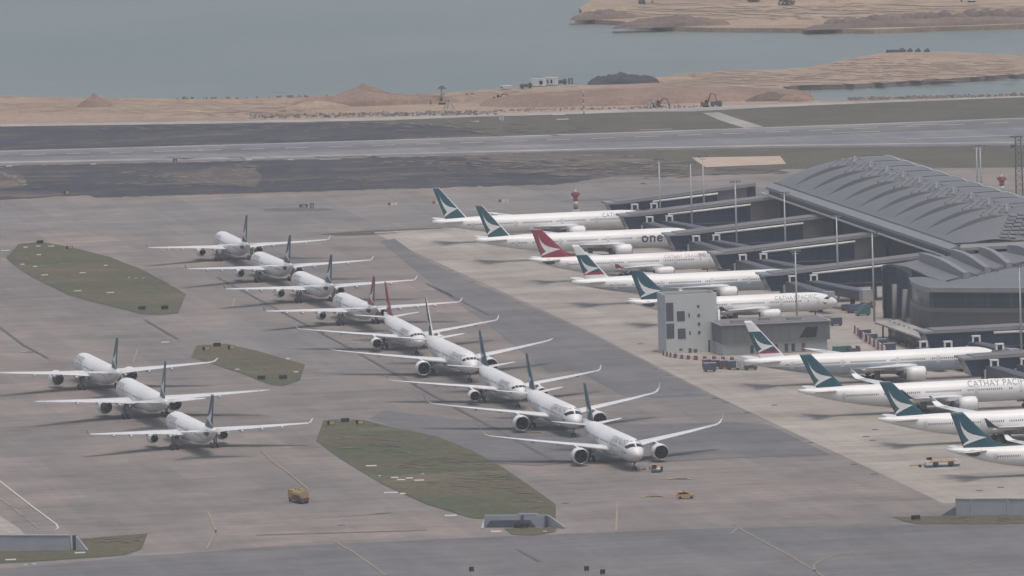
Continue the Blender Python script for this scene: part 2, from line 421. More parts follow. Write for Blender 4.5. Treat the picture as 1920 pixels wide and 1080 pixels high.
# ------------------------------------------------------------------ ground, water, markings
mb = MB(); mb.add([(-9000, 400, -2), (9000, 400, -2), (9000, 12000, -2), (-9000, 12000, -2)], [(0, 1, 2, 3)])
tag(mb.build('water', M['water']), kind='structure')
SHORE = [(-900, 178), (-300, 181), (0, 181), (130, 183), (260, 184), (340, 186), (420, 185), (480, 184), (560, 181), (650, 179), (740, 178), (820, 176), (900, 169), (1000, 164), (1110, 158), (1225, 146), (1340, 133), (1460, 131), (1520, 125), (1560, 117), (1610, 107), (1650, 100), (1700, 97), (1790, 97), (1920, 106), (2300, 112), (2900, 112)]
INLET = [(2900, 128), (2300, 128), (1920, 138), (1800, 146), (1700, 152), (1600, 158), (1500, 160), (1466, 163), (1480, 169), (1505, 178), (1522, 187), (1540, 190), (1640, 187), (1780, 182), (1920, 178), (2300, 164), (2900, 150)]
def landmass(name, mat, px):
    P = [pt(*p) for p in px]; n = len(P); me = bpy.data.meshes.new(name)
    vs_ = [(p.x, p.y, 0) for p in P] + [(p.x, p.y, -2.6) for p in P]; fs = []
    for f in tess(px):
        a, b_, c_ = [Vector(vs_[i]) for i in f]
        fs.append(tuple(f) if (b_ - a).cross(c_ - a).z > 0 else tuple(f)[::-1])
    ar = sum(P[i].x * P[(i + 1) % n].y - P[(i + 1) % n].x * P[i].y for i in range(n))
    for i in range(n):
        j = (i + 1) % n; fs.append((i, n + i, n + j, j) if ar > 0 else (j, n + j, n + i, i))
    me.from_pydata(vs_, [], fs); me.update(); me.materials.append(M[mat])
    o = bpy.data.objects.new(name, me); COL.objects.link(o); return tag(o, kind='structure')
landmass('ground', 'asphalt', SHORE + INLET + [(5200, 400), (5200, 1500), (-2600, 1500), (-2600, 400)])
FARL = [(1079, 33), (1092, 22), (1086, 14), (1105, 4), (1120, -12), (1160, -40), (1300, -70), (2900, -110), (2900, 30), (2200, 38), (1920, 45), (1840, 48), (1740, 51), (1640, 55), (1500, 53), (1330, 52), (1250, 50), (1180, 46), (1172, 40), (1120, 37)]
landmass('far_land', 'sand_far', FARL)
# reclaimed sand strip between the shore and the perimeter road
SANDLOW = [(2900, 138), (2300, 160), (1920, 181), (1640, 191), (1450, 198), (1300, 203), (1080, 212), (900, 216), (720, 224), (400, 231), (0, 236), (-300, 243), (-900, 258)]
psheet('reclaimed_sand', 'sand', [(x, y) for x, y in SHORE] + INLET[:12] + [(1640, 188), (1780, 183), (1920, 179), (2300, 165), (2900, 151)][:0] + SANDLOW[2:], 1)
ROADT = [(-900, 255), (-300, 240), (0, 233), (400, 228), (720, 221), (900, 214), (1080, 209), (1200, 203), (1300, 199), (1450, 196), (1640, 190), (1920, 180), (2900, 144)]
ROADB = [(2900, 147), (1920, 182.5), (1640, 193), (1450, 201), (1300, 209), (1200, 210), (1080, 214), (900, 219), (720, 226), (400, 232), (0, 237.5), (-300, 245), (-900, 260)]
psheet('pale_sand_flat', 'sand_far', ragged([(1212, 149), (1270, 143), (1340, 136), (1400, 134), (1462, 133), (1445, 140), (1330, 148), (1220, 155)], .5), 1)
psheet('perimeter_road', 'road', ROADT + ROADB, 2)
psheet('far_verge', 'burnt', [(-900, 260), (-300, 245), (0, 237), (300, 233), (640, 228), (780, 232), (850, 238), (915, 251), (700, 264), (400, 272), (120, 281), (0, 284), (-300, 294), (-900, 312)], 1, kind='stuff')
psheet('far_grass', 'grass_far', [(640, 228), (800, 223), (950, 217), (1080, 213.5), (1200, 210), (1300, 208), (1450, 200), (1640, 192), (1920, 182), (2900, 147), (2900, 192), (1920, 222), (1450, 241), (1000, 256), (700, 265), (915, 250), (850, 237), (780, 231)], 1, kind='stuff')
psheet('link_road', 'road', [(1318, 212), (1348, 211), (1380, 222), (1432, 238), (1395, 240), (1350, 226)], 2)
RT = [(-900, 309), (-300, 292), (0, 283), (480, 271), (960, 257), (1440, 241), (1920, 221), (2900, 184)]
RB = [(2900, 256), (1920, 272), (1440, 277), (1100, 283), (800, 290), (500, 299), (170, 305), (0, 309), (-300, 320), (-900, 345)]
psheet('runway', 'runway', RT + RB, 2)
mid = lambda x: 291.5 - 0.0215 * x - 0.0000058 * x * x
psheet('runway_rubber', 'asphalt_dark', [(x, mid(x) - 1.5 - .001 * x) for x in range(-600, 2500, 200)] + [(x, mid(x) + 4 + .003 * x) for x in range(2400, -700, -200)], 3)
psheet('runway_shoulder', 'road', [(x, 281.5 - .0255 * x - .0000035 * x * x + 1.5) for x in range(-600, 2500, 200)] + [(x, 281.5 - .0255 * x - .0000035 * x * x + 3.2) for x in range(2400, -700, -200)], 3)
psheet('runway_edge', 'road', [(-600, 326), (0, 303.5), (170, 300), (500, 294), (800, 286.5), (1100, 279), (1440, 272), (1920, 266), (2500, 260), (2500, 262), (1920, 268), (1440, 274.5), (1100, 281), (800, 288.6), (500, 297), (170, 303), (0, 306.5), (-600, 329)], 3)
dash = []
x = -40
while x < 1960:
    dash.append([pt(x, mid(x)), pt(x + 44, mid(x + 44))]); x += 82
for x0, y0, x1 in ((1200, 244.5, 1260), (330, 283.5, 380), (600, 300.2, 640), (1560, 250, 1650), (1700, 261, 1900), (1700, 235.5, 1760)):
    dash.append([pt(x0, y0), pt(x1, y0 - (x1 - x0) * .033)])
marking('runway_marking', 'line_white', dash, 1.6, 4)
psheet('burnt_field', 'burnt', [(-900, 348), (-300, 323), (0, 311), (200, 307), (500, 301), (820, 293), (900, 300), (960, 316), (1010, 325), (1150, 331), (1045, 346), (790, 353), (440, 363), (180, 371), (165, 366), (15, 374), (-300, 380), (-900, 400)], 1, kind='stuff')
psheet('scorched_patch', 'burnt_brown', ragged([(310, 322), (400, 314), (470, 316), (492, 330), (480, 350), (430, 348), (360, 342), (300, 334)], 2), 2, kind='stuff')
psheet('scorched_patch', 'burnt_brown', ragged([(-40, 318), (22, 317), (44, 330), (52, 346), (10, 352), (-40, 350)], 2), 2, kind='stuff')
psheet('scorched_field', 'burnt_brown', [(820, 292.5), (1100, 286), (1240, 300), (1310, 318), (1470, 316), (1440, 326), (1250, 331), (1148, 332), (1010, 327), (960, 317), (900, 301)], 2, kind='stuff')
psheet('near_runway_grass', 'grass_far', [(900, 289), (1100, 284), (1440, 278), (1920, 273), (2900, 258), (2900, 308), (1920, 314), (1470, 317), (1310, 319), (1240, 301), (1100, 288)], 1, kind='stuff')
psheet('bare_ground', 'tan', [(1297, 296), (1463, 293), (1474, 308), (1323, 314)], 3)
for p in ([(150, 322), (190, 318), (230, 330), (300, 333), (420, 345), (400, 350), (330, 342), (240, 338)], [(0, 325), (25, 320), (50, 345), (0, 352), (-30, 340)], [(250, 338), (330, 330), (430, 347), (350, 345)]):
    pass
psheet('grass_strip', 'grass_far', [(598, 440), (640, 436), (700, 432), (830, 427), (830, 429), (702, 440), (640, 442)], 2, kind='stuff')
psheet('dark_slot', 'seam', [(492, 393), (520, 390), (560, 389.5), (628, 392), (600, 395), (540, 396.5), (500, 396)], 2)
psheet('kerb_line', 'road', [(702, 436), (760, 433), (845, 429), (845, 431), (760, 435), (703, 439)], 3)
psheet('far_slot', 'asphalt_dark', [(1050, 376), (1120, 372), (1330, 366), (1450, 362), (1450, 366), (1200, 375), (1060, 379)], 1)
C_ = lambda c: (lambda x: c)
wisps('dry_grass', 'dry', [(230, 430, lambda x: 322 + (x - 230) * .1, 7, 60, 6, 34, .5, 1.6), (0, 48, lambda x: 322 + x * .5, 6, 26, 5, 20, .8, 3), (240, 480, C_(345), 4, 40, 6, 30, .4, .9), (440, 480, C_(322), 14, 22, 6, 22, .6, 1.6), (700, 1000, lambda x: 303 + (x - 700) * .04, 8, 60, 6, 36, .4, 1.2), (820, 1290, lambda x: 305 + (x - 820) * .025, 16, 190, 6, 44, .4, 1.5), (60, 900, lambda x: 352 - x * .02, 5, 60, 6, 40, .3, .8), (640, 900, lambda x: 236, 8, 40, 6, 30, .4, 1.2), (190, 640, lambda x: 240, 6, 40, 6, 50, .3, .8)], .2, 3)
wisps('burnt_patch', 'burnt', [(830, 1300, lambda x: 312 + (x - 830) * .02, 16, 90, 10, 70, .8, 3), (700, 1100, lambda x: 245, 8, 40, 10, 60, .5, 1.6), (1200, 1480, lambda x: 322, 5, 30, 10, 60, .5, 1.5), (300, 700, lambda x: 298 - (x - 300) * .01, 1.5, 20, 8, 40, .4, 1)], .15, 5)
wisps('pale_sand', 'sand_pale', [(0, 560, lambda x: 206 - x * .006, 10, 90, 14, 90, .6, 2.2), (850, 1060, lambda x: 188 - (x - 850) * .03, 12, 50, 8, 50, .5, 1.6), (1200, 1900, lambda x: 158 - (x - 1200) * .05, 12, 120, 14, 90, .5, 2), (1560, 1910, lambda x: 122 - (x - 1560) * .01, 12, 70, 14, 80, .5, 2), (1180, 1920, C_(22), 16, 120, 20, 110, .6, 2.4)], .1, 11)
wisps('dark_sand', 'sand_mid', [(0, 560, lambda x: 200 - x * .006, 14, 90, 12, 90, .4, 1.6), (780, 1080, lambda x: 186 - (x - 780) * .04, 12, 60, 10, 60, .5, 1.5), (1300, 1910, lambda x: 150 - (x - 1300) * .028, 14, 130, 14, 100, .5, 2.2), (1140, 1920, C_(20), 16, 110, 14, 90, .5, 1.8), (380, 560, C_(211), 6, 30, 8, 50, .5, 1.6)], .08, 13)
# concrete apron and darker asphalt
psheet('grey_taxiway', 'asphalt_grey', ragged([(-900, 430), (-300, 400), (0, 388), (300, 378), (700, 372), (1000, 356), (1450, 346), (1450, 374), (1100, 400), (730, 431), (600, 437), (560, 452), (420, 446), (220, 440), (0, 432), (-900, 470)], 1.5), 0)
psheet('grey_patch', 'asphalt_grey', [(330, 640), (440, 600), (560, 606), (640, 646), (690, 690), (600, 720), (575, 682), (480, 657)], 0)
sheet('apron', 'concrete', [W(7, -305), W(6.5, -120), W(6, 100), W(2, 300), W(0, 592), W(420, 592), W(420, -305)], 0.025)
psheet('dark_lane', 'asphalt_dark', [(712, 452), (740, 448), (790, 484), (860, 518), (1000, 578), (1110, 628), (1330, 741), (1240, 746), (1170, 742), (1080, 694), (1030, 700), (900, 598), (830, 548)], 1, smooth=False)
psheet('dark_bay', 'asphalt_dark', [(1378, 792), (1444, 797), (1556, 853), (1400, 858), (1250, 866), (1100, 866), (1000, 874), (900, 866), (800, 816), (690, 786), (720, 770), (860, 786), (1000, 792), (1200, 796)], 1)
psheet('dark_taxiway', 'asphalt_dark', [(900, 1008), (1100, 1000), (1380, 990), (1700, 984), (1920, 986), (2600, 984), (2900, 1500), (-2600, 1500), (-2600, 1240), (0, 1068), (230, 1046), (500, 1026)], 1)
psheet('side_paving', 'concrete', [(-200, 950), (0, 968), (34, 990), (54, 1009), (-200, 1014)], 1)
# grass islands
psheet('grass_island', 'grass', [(11, 484), (35, 458), (75, 454), (130, 463), (205, 482), (262, 504), (312, 530), (349, 552), (334, 588), (300, 591), (265, 589), (180, 568), (128, 553), (60, 520), (25, 497)], 2, kind='stuff')
psheet('grass_island', 'grass', [(358, 670), (369, 648), (425, 645), (480, 658), (572, 684), (562, 714), (530, 724), (508, 722), (445, 698)], 2, kind='stuff')
psheet('grass_island', 'grass', [(593, 827), (606, 789), (640, 786), (682, 788), (740, 802), (820, 819), (885, 845), (945, 878), (1000, 916), (1042, 946), (1042, 972), (960, 976), (885, 972), (800, 946), (720, 910), (640, 862)], 2, kind='stuff')
psheet('grass_island', 'grass', [(140, 1011), (277, 1001), (265, 1030), (235, 1041), (100, 1051), (0, 1057), (-200, 1070), (-200, 1040), (0, 1035), (150, 1031)], 2, kind='stuff')
psheet('grass_island', 'grass', [(945, 992), (1045, 990), (1040, 998), (1000, 1005), (960, 1003)], 2, kind='stuff')
psheet('grass_island', 'grass', [(1673, 970), (1790, 967), (2600, 955), (2600, 974), (1920, 983), (1720, 983), (1695, 978)], 2, kind='stuff')
wisps('bare_soil', 'soil_mix', [(20, 320, lambda x: 500 + (x - 20) * .1, 40, 70, 6, 34, .5, 2.2), (390, 560, lambda x: 668 + (x - 390) * .14, 16, 26, 6, 28, .6, 2), (640, 1020, lambda x: 820 + (x - 640) * .26, 36, 150, 8, 50, .6, 2.4), (170, 260, C_(1014), 9, 26, 6, 26, .8, 2.4), (1760, 1915, C_(974), 4, 24, 6, 26, .6, 1.8)], .16, 9, True)
# drain channels, taxi lines, stand numbers
V = lambda u, a, b: [W(u, a), W(u, b)]
marking('drain_channel', 'seam', [[pt(407, 520), pt(650, 650), pt(840, 757), pt(1040, 865)], [pt(272, 600), pt(333, 636)], [pt(-40, 585), pt(45, 648), pt(90, 672)], [pt(818, 542), pt(868, 566), pt(915, 590)], [pt(800, 532), pt(850, 556)], [pt(970, 1030), pt(1012, 1054)], [pt(480, 1004), pt(760, 996), pt(800, 994)]], 0.9, 4)
L_ = lambda *p: [pt(*q_) for q_ in p]
marking('taxiway_marking', 'line_yellow', [L_((625, 1015), (660, 1034), (725, 1080)), L_((490, 845), (510, 865), (545, 890), (580, 920)), L_((258, 655), (250, 680)), L_((440, 560), (436, 575)), L_((405, 995), (388, 1030), (330, 1032)),
    L_((1158, 940), (1155, 997)), L_((1085, 943), (1158, 941)), L_((1100, 971), (1135, 970)), L_((560, 975), (735, 962)), L_((880, 1010), (940, 1010)), L_((1505, 966), (1565, 964)), L_((1585, 984), (1640, 982)), L_((400, 895), (415, 894)), L_((320, 930), (350, 931)), L_((445, 938), (470, 938)),
    L_((690, 965), (735, 962)), L_((1080, 918), (1122, 917)), L_((1660, 989), (1690, 988)), L_((1800, 1060), (1830, 1052), (1880, 1054)), L_((340, 860), (395, 845)), *[L_((x_ - 9, y_ + .4), (x_ + 9, y_ - .2)) for x_, y_ in ((461, 868), (372, 881), (399, 901), (471, 924), (455, 939), (339, 932), (494, 962), (715, 963), (692, 774), (620, 775), (508, 830), (1130, 912), (1240, 978), (1480, 972), (1860, 1040))], L_((30, 560), (70, 562)), L_((390, 960), (406, 1000))], 0.5, 3)
marking('lead_in_line', 'line_yellow', [L_((1355, 1005), (1372, 1000), (1381, 992), (1377, 986)), L_((1377, 986), (1420, 1010), (1480, 1042), (1530, 1072), (1545, 1082)), L_((1600, 1035), (1545, 1048), (1525, 1060), (1528, 1072))], 0.45, 3)
nums = []
for cx, cy_ in ((1225, 931), (1273, 898), (1000, 811), (58, 660)):
    for k in (-14, -6, 1, 8, 15): nums.append(L_((cx + k - 2.2, cy_ + .9 * (k % 2)), (cx + k + 2.2, cy_ + .9 * ((k + 1) % 2))))
marking('stand_number', 'line_yellow2', nums, 2.2, 3)
marking('white_edge_line', 'line_white', [L_((-40, 872), (0, 903), (60, 950), (106, 984), (109, 991), (104, 994)), ], 0.5, 3)
marking('faint_edge_line', 'road', [L_((0, 935), (18, 948)), L_((26, 954), (42, 967)), L_((50, 973), (72, 991))], 0.35, 3)

# ------------------------------------------------------------------ sand heaps, rubble, distant site
def heap(name, mat, pxl, pxr, py, peak, height, label, cat, jag=0.25, depth=0.5, kind=None, n=26, skew=0.5):
    a, b = pt(pxl, py), pt(pxr, py); wd = (b - a).length; c = (a + b) / 2; dp = wd * depth
    mb = MB(); vs_ = []; ph = [random.uniform(0, 6.28) for _ in range(6)]
    for j in range(n + 1):
        for i in range(n + 1):
            s, t = i / n * 2 - 1, j / n * 2 - 1
            pk = (skew * 2 - 1); ss = (s - pk) / (1 - pk) if s > pk else (s - pk) / (1 + pk)
            r = math.sqrt(ss * ss + t * t)
            h = (math.sqrt(max(0, 1 - r * r)) if peak < 0 else max(0, 1 - r) ** peak)
            h *= 1 + jag * (math.sin(s * 9 + ph[0]) * math.sin(t * 7 + ph[1]) * .6 + math.sin(s * 21 + ph[2]) * math.sin(t * 17 + ph[3]) * .4)
            if peak < 1: h *= 1
            vs_.append((s * wd / 2, t * dp / 2, h * height - 0.15 + 0.02 * random.random()))
    mb.add(vs_, [(j * (n + 1) + i, j * (n + 1) + i + 1, (j + 1) * (n + 1) + i + 1, (j + 1) * (n + 1) + i) for j in range(n) for i in range(n)], 0, True)
    o = mb.build(name, M[mat], loc=(c.x, c.y, 0.02))
    return tag(o, label, cat, None, kind)
heap('sand_heap', 'soil', 145, 212, 200, 0.9, 5.6, 'small pointed tan sand heap alone near the left end of the shore', 'heap', .12, .6)
heap('sand_heap', 'soil', 556, 850, 196, 0.33, 4.6, 'long low brown earth mound by the sea with a peak behind it', 'heap', .2, .25, skew=.42)
heap('sand_heap', 'soil', 615, 750, 189, 0.8, 6.8, 'tall steep brown peak rising behind the long low earth mound', 'heap', .1, .45)
heap('sand_heap', 'sand', 535, 655, 204, 0.6, 3.4, 'pale low sand heap at the left foot of the brown earth mound', 'heap', .1, .35)
heap('earth_bank', 'soil', 925, 1500, 188, 0.3, 5.0, 'long broad flat-topped brown earth bank below the dark tarpaulin heap', 'bank', .08, .4, n=40, skew=.45)
heap('earth_bank', 'soil', 1460, 1524, 190, 0.5, 3.5, 'small brown earth tip reaching the inlet water', 'bank', .15, .5)
heap('earth_bank', 'soil_dark', 1400, 1490, 189, 0.6, 3.6, 'dark mottled soil bank near the inlet tip', 'bank', .3, .3)
heap('tarpaulin_heap', 'tarp', 1106, 1232, 157, 0.33, 4.0, 'big dark blue-black covered heap on the shore by the sea', 'heap', .35, .22, skew=.45)
for i, (x0, x1, y, h) in enumerate(((1550, 1582, 47, 6), (1580, 1608, 47, 6.5), (1603, 1634, 46, 7), (1625, 1655, 45, 7.5), (1648, 1676, 44, 7), (1668, 1694, 43, 7), (1690, 1718, 43, 7.5), (1712, 1738, 42, 7.6), (1735, 1762, 41, 7.6), (1758, 1786, 40, 7.6), (1782, 1812, 39, 7.7), (1808, 1838, 38, 8), (1834, 1864, 37, 8.5), (1858, 1892, 36, 8.8), (1886, 1926, 35, 9))):
    tag(heap('soil_heap', 'soil_dark', x0 - random.uniform(1, 7), x1 + random.uniform(1, 7), y + random.uniform(-1, 1), -1, h * random.uniform(.42, .62), 'one of a row of rounded dark soil heaps along the far shore', 'heap', .1, .8, n=14), group='row of soil heaps on the far shore')
heap('shore_bank', 'soil_dark', 1160, 1360, 49, 0.45, 4.5, 'ragged dark bank along the near edge of the far land', 'bank', .35, .25)
heap('shore_bank', 'soil_dark', 1530, 1990, 47, 0.3, 3.2, 'long low dark bank at the foot of the row of soil heaps', 'bank', .3, .12)
heap('shore_bank', 'soil_dark', 1075, 1190, 35, 0.45, 4.0, 'dark rocky point at the left tip of the far land', 'bank', .35, .3)
def rubble(name, px0, px1, yf, n, mats, spread, smin, smax, label):
    mb = MB()
    for i in range(n):
        x = random.uniform(px0, px1); c = pt(x, yf(x) + random.uniform(-spread, spread)); s = random.uniform(smin, smax)
        rz = random.random() * 3
        mb.box((c.x, c.y, s * .3), (s * random.uniform(.8, 1.8), s, s * random.uniform(.6, 1.0)), random.randrange(len(mats)), rz, taper=.55)
    o = mb.build(name, [M[m] for m in mats]); return tag(o, label, None, None, 'stuff')
rubble('rubble', 470, 930, lambda x: 219.5 - (x - 500) * .0165, 420, ['rock', 'sand', 'steel_dark', 'rock', 'dry', 'soil', 'road'], 3.2, .4, 1.35, 'scattered rubble and stones beside the perimeter road')
rubble('shore_rocks', 1590, 1930, lambda x: 187 - (x - 1600) * .026, 240, ['rock', 'rock', 'sand', 'dry', 'road'], 1.2, .5, 1.4, 'rocks along the inlet edge')
rubble('shore_rocks', 930, 1330, lambda x: 209 - (x - 930) * .022, 160, ['rock', 'sand', 'dry'], 2.0, .4, 1.0, 'stones at the foot of the earth bank')
rubble('shore_rocks', 330, 900, lambda x: 186 - (x - 330) * .015, 40, ['rock', 'soil'], .8, .5, 1.4, 'stones along the waterline')

def excavator(px, py, flip, label, mat='machine', boomup=4.5):
    c = pt(px, py); t = thing('excavator', label, 'excavator', (c.x, c.y, 0), 0.15 if not flip else math.pi + .15); t.scale = (.78, .78, .78)
    for s in (-1, 1):
        b = MB(); b.prof([(-2.1, .2), (-1.8, .9), (1.8, .9), (2.1, .2), (1.7, 0.02), (-1.7, 0.02)], s * 1.2 - .35, s * 1.2 + .35); b.build('track', M['tyre'], t)
    b = MB(); b.box((-.2, 0, 1.5), (3.6, 2.6, 1.2), taper=.95); b.box((-1.5, 0, 2.3), (1.2, 2.4, .6)); b.build('body', M[mat], t)
    b = MB(); b.box((.7, .75, 2.8), (1.4, 1.0, 1.5), taper=.85); b.build('cab', M['glass'], t)
    b = MB(); b.tube([(1.2, -.2, 1.9), (3.0, -.2, boomup), (5.2, -.2, boomup * .9)], [.35, .38, .25], 6); b.build('boom', M[mat], t)
    b = MB(); b.tube([(5.2, -.2, boomup * .9), (6.2, -.2, 1.4)], [.25, .2], 6); b.build('arm', M[mat], t)
    b = MB(); b.prof([(5.7, 1.4), (6.5, 1.4), (6.6, .5), (5.9, .2)], -.75, .35); b.build('bucket', M['steel_dark'], t)
    return t
excavator(1232, 201.5, False, 'dull red excavator with outstretched boom beside pale machine on the road')
excavator(1322, 201, False, 'dark red excavator with raised boom by the perimeter road', boomup=7)
excavator(830, 196, True, 'dull yellow excavator on the sand beside the tall drill rig', 'machine_y')
excavator(932, 191, False, 'small dark red excavator on the pale sand left of the brown bank', boomup=4)
excavator(1204, 7, False, 'grey excavator alone on the far land near its left point', 'steel_dark')
excavator(1822, 4, True, 'pale excavator on the far land above the soil heaps', 'bwhite')
def rig(px, py):
    c = pt(px, py); t = thing('drill_rig', 'tall thin drill rig with wide top frame standing on the sand', 'drill rig', (c.x, c.y, 0))
    b = MB(); b.box((0, 0, .8), (5, 2.6, 1.2), taper=.9); b.build('crawler', M['steel_dark'], t)
    b = MB(); b.tube([(0, 0, 1.2), (.4, 0, 6)], .25, 6); b.build('mast', M['machine_y'], t)
    b = MB(); b.box((.5, 0, 6), (3.6, 1.2, .9), taper=.6); b.box((.5, 0, 6.6), (1.4, .8, .5)); b.build('head_frame', M['soil_dark'], t)
rig(827, 193)
def tripod(px, py, s, lab):
    c = pt(px, py); t = thing('steel_stand', lab, 'stand', (c.x, c.y, 0))
    for x0, x1 in ((-2, -.3), (2, .3), (-.6, 0)):
        b = MB(); b.tube([(x0 * s, 0, 0), (x1 * s, 0, 3.4 * s)], .22, 6); b.build('leg', M['steel'], t)
    b = MB(); b.box((0, 0, 3.6 * s), (1.2 * s, 1, .5)); b.build('head', M['steel'], t)
tripod(1222, 203, 1.0, 'pale four legged steel stand at the foot of the red excavator')
tripod(842, 204, 1.0, 'grey steel trestle stand beside the drill rig')
def cabin(px0, px1, py, h, label, wins):
    a, b_ = pt(px0, py), pt(px1, py); L = (b_ - a).length; d = (b_ - a); t = thing('site_cabin', label, 'site cabin', ((a + b_) / 2)[:2] + (0.02,), math.atan2(d.y, d.x), 'white cabins on the shore')
    b = MB(); b.box((0, 1.3, .3 + h / 2), (L, 2.6, h)); b.build('wall', M['frame_white'], t)
    b = MB(); b.box((0, 1.3, .3 + h + .1), (L + .3, 2.9, .2)); b.build('roof', M['bwhite'], t)
    for x in wins: b = MB(); b.box((x * L, -.03, .3 + h * .52), (.75, .08, h * .5)); b.build('window', M['glass'], t)
    b = MB(); b.box((0, 1.3, .15), (L * .9, 2.0, .3)); b.build('skid', M['steel_dark'], t)
cabin(995, 1019, 163, 2.7, 'left white site cabin with blank wall on the shore', (.25, .38))
cabin(1021.5, 1042, 161, 2.8, 'right white site cabin with two dark windows on the shore', (-.22, .12))
cabin(939, 955, 168, 1.0, 'low flat white hut at the water edge left of the white cabins', (-.4,))
def truck(px, py, label, body, cab, L=6.5, rz=0.1, h=1.8, name='truck', cat='truck', z=0.0):
    c = pt(px, py, z); t = thing(name, label, cat, (c.x, c.y, z), rz)
    b = MB(); b.box((0, 0, .75), (L, 2.2, .25)); b.build('chassis', M['steel_dark'], t)
    b = MB(); b.box((-L * .13, 0, .9 + h / 2), (L * .68, 2.4, h), taper=.96); b.build('body', body, t)
    b = MB(); b.prof([(L * .24, .7), (L * .5, .7), (L * .5, 1.5), (L * .44, 2.3), (L * .24, 2.3)], -1.15, 1.15); cb_ = b.build('cab', cab, t)
    b = MB(); b.prof([(L * .503, 1.5), (L * .506, 1.5), (L * .446, 2.2), (L * .443, 2.2)], -1.0, 1.0); b.build('windscreen', M['glass'], cb_)
    for x in (-L * .32, L * .33):
        for y in (-1.0, 1.0): b = MB(); b.lathe([(-.15, 0.02), (-.15, .48), (.15, .48), (.15, 0.02)], (x, y, .5), 12, 'y'); b.build('wheel', M['tyre'], t)
    return t
truck(986, 166, 'dark pickup truck parked left of the white site cabins', M['steel_dark'], M['steel_dark'], 5, h=.9)
truck(1052, 159, 'small dark truck parked right of the white site cabins', M['steel_dark'], M['soil_dark'], 4.5, h=1)
truck(1343, 200, 'small dark truck right of the dark red excavator', M['steel_dark'], M['soil_dark'], 4.5, h=1.2)
def hut(px, py, w_, h, mat, label, name='equipment_cabinet', cat='cabinet'):
    c = pt(px, py); t = thing(name, label, cat, (c.x, c.y, 0), GA)
    b = MB(); b.box((0, 0, .15), (w_ * 1.1, w_ * .9, .3)); b.build('plinth', M['road'], t)
    b = MB(); b.box((0, 0, .3 + h / 2), (w_, w_ * .7, h)); b.box((0, 0, .3 + h + .06), (w_ * 1.08, w_ * .78, .12)); b.build('casing', M[mat], t)
    b = MB(); b.box((0, -w_ * .36, .3 + h * .48), (w_ * .5, .05, h * .8)); b.build('door', M['steel'], t)
hut(940, 226, 1.7, 1.9, 'bwhite', 'white equipment cabinet on grass beside the perimeter road')
hut(328, 306, 1.4, 1.2, 'steel_dark', 'small black cabinet at the lower edge of the runway')
hut(569, 390, 2.6, .9, 'steel_dark', 'wider dark cabinet at the right end of the dark slot')
hut(585, 391, 1.2, 1.4, 'steel_dark', 'narrow dark cabinet right of the wider one by the dark slot')
hut(1070, 158, 1.8, 2.0, 'steel_dark', 'dark cabinet on the shore right of the white cabins')
def shrub(px, py, wd, h, label):
    c = pt(px, py); t = thing('shrub', label, 'shrub', (c.x, c.y, 0)); b = MB()
    for i in range(420):
        a, r_ = random.random() * 6.28, math.sqrt(random.random()); zz = random.random()
        p = Vector((math.cos(a) * r_ * wd / 2 * math.sqrt(1 - zz * zz * .7), math.sin(a) * r_ * wd / 2, .3 + zz * h * (1 + .25 * math.sin(a * 3))))
        u_ = Vector((random.gauss(0, 1), random.gauss(0, 1), random.gauss(0, 1))).normalized(); v_ = u_.orthogonal().normalized(); s = random.uniform(.25, .6)
        b.add([p - u_ * s, p + v_ * s * .7, p + u_ * s, p - v_ * s * .7], [(0, 1, 2, 3)])
    b.build('foliage', M['leaf'], t)
    b = MB()
    for k in range(5): b.tube([(0, 0, 0), (random.uniform(-.3, .3) * wd, random.uniform(-.3, .3) * wd, h * .7)], [.18, .05], 5)
    b.build('stem', M['soil_dark'], t)
shrub(1475, 10, 8, 4.5, 'larger round grey shrub standing on the pale far land')
shrub(1413, 4, 6, 3.5, 'smaller grey shrub left of the larger one on the far land')
# dark landing stage on the sand spit
c = pt(1680, 98); t = thing('moored_barge', 'long flat dark barge at the tip of the sand spit', 'barge', (c.x, c.y, -.5))
b = MB(); b.prof([(-4.3, .2), (-4.0, 1.6), (4.0, 1.6), (4.3, .2)], -1.5, 1.5); b.build('hull', M['steel_dark'], t)
b = MB(); b.box((2.6, 0, 1.9), (1.6, 2, .7)); b.build('deckhouse', M['rock'], t)
for i, x in enumerate((1706, 1721, 1738)):
    c = pt(x, 97.5); t = thing('moored_barge', ('short dark barge just right of the long one at the spit', 'short dark barge in the middle of the row at the spit', 'dark barge at the right end of the row by the spit')[i], 'barge', (c.x, c.y, -.5), 0, 'dark barges at the sand spit')
    b = MB(); b.prof([(-1.3, .2), (-1.1, 1.5), (1.1, 1.5), (1.3, .2)], -1.2, 1.2); b.build('hull', M['steel_dark'], t)
    b = MB(); b.box((.2, 0, 1.8), (1.0, 1.4, .6)); b.build('deckhouse', M['rock'], t)
# thin red and white approach pole
c = pt(1095, 215); t = thing('striped_pole', 'thin red and white banded pole standing at the perimeter road', 'pole', (c.x, c.y, 0))
for k in range(8): b = MB(); b.tube([(0, 0, k * 1.15), (0, 0, (k + 1) * 1.15)], .22, 8); b.build('band', M['bred' if k % 2 == 0 else 'bwhite'], t)

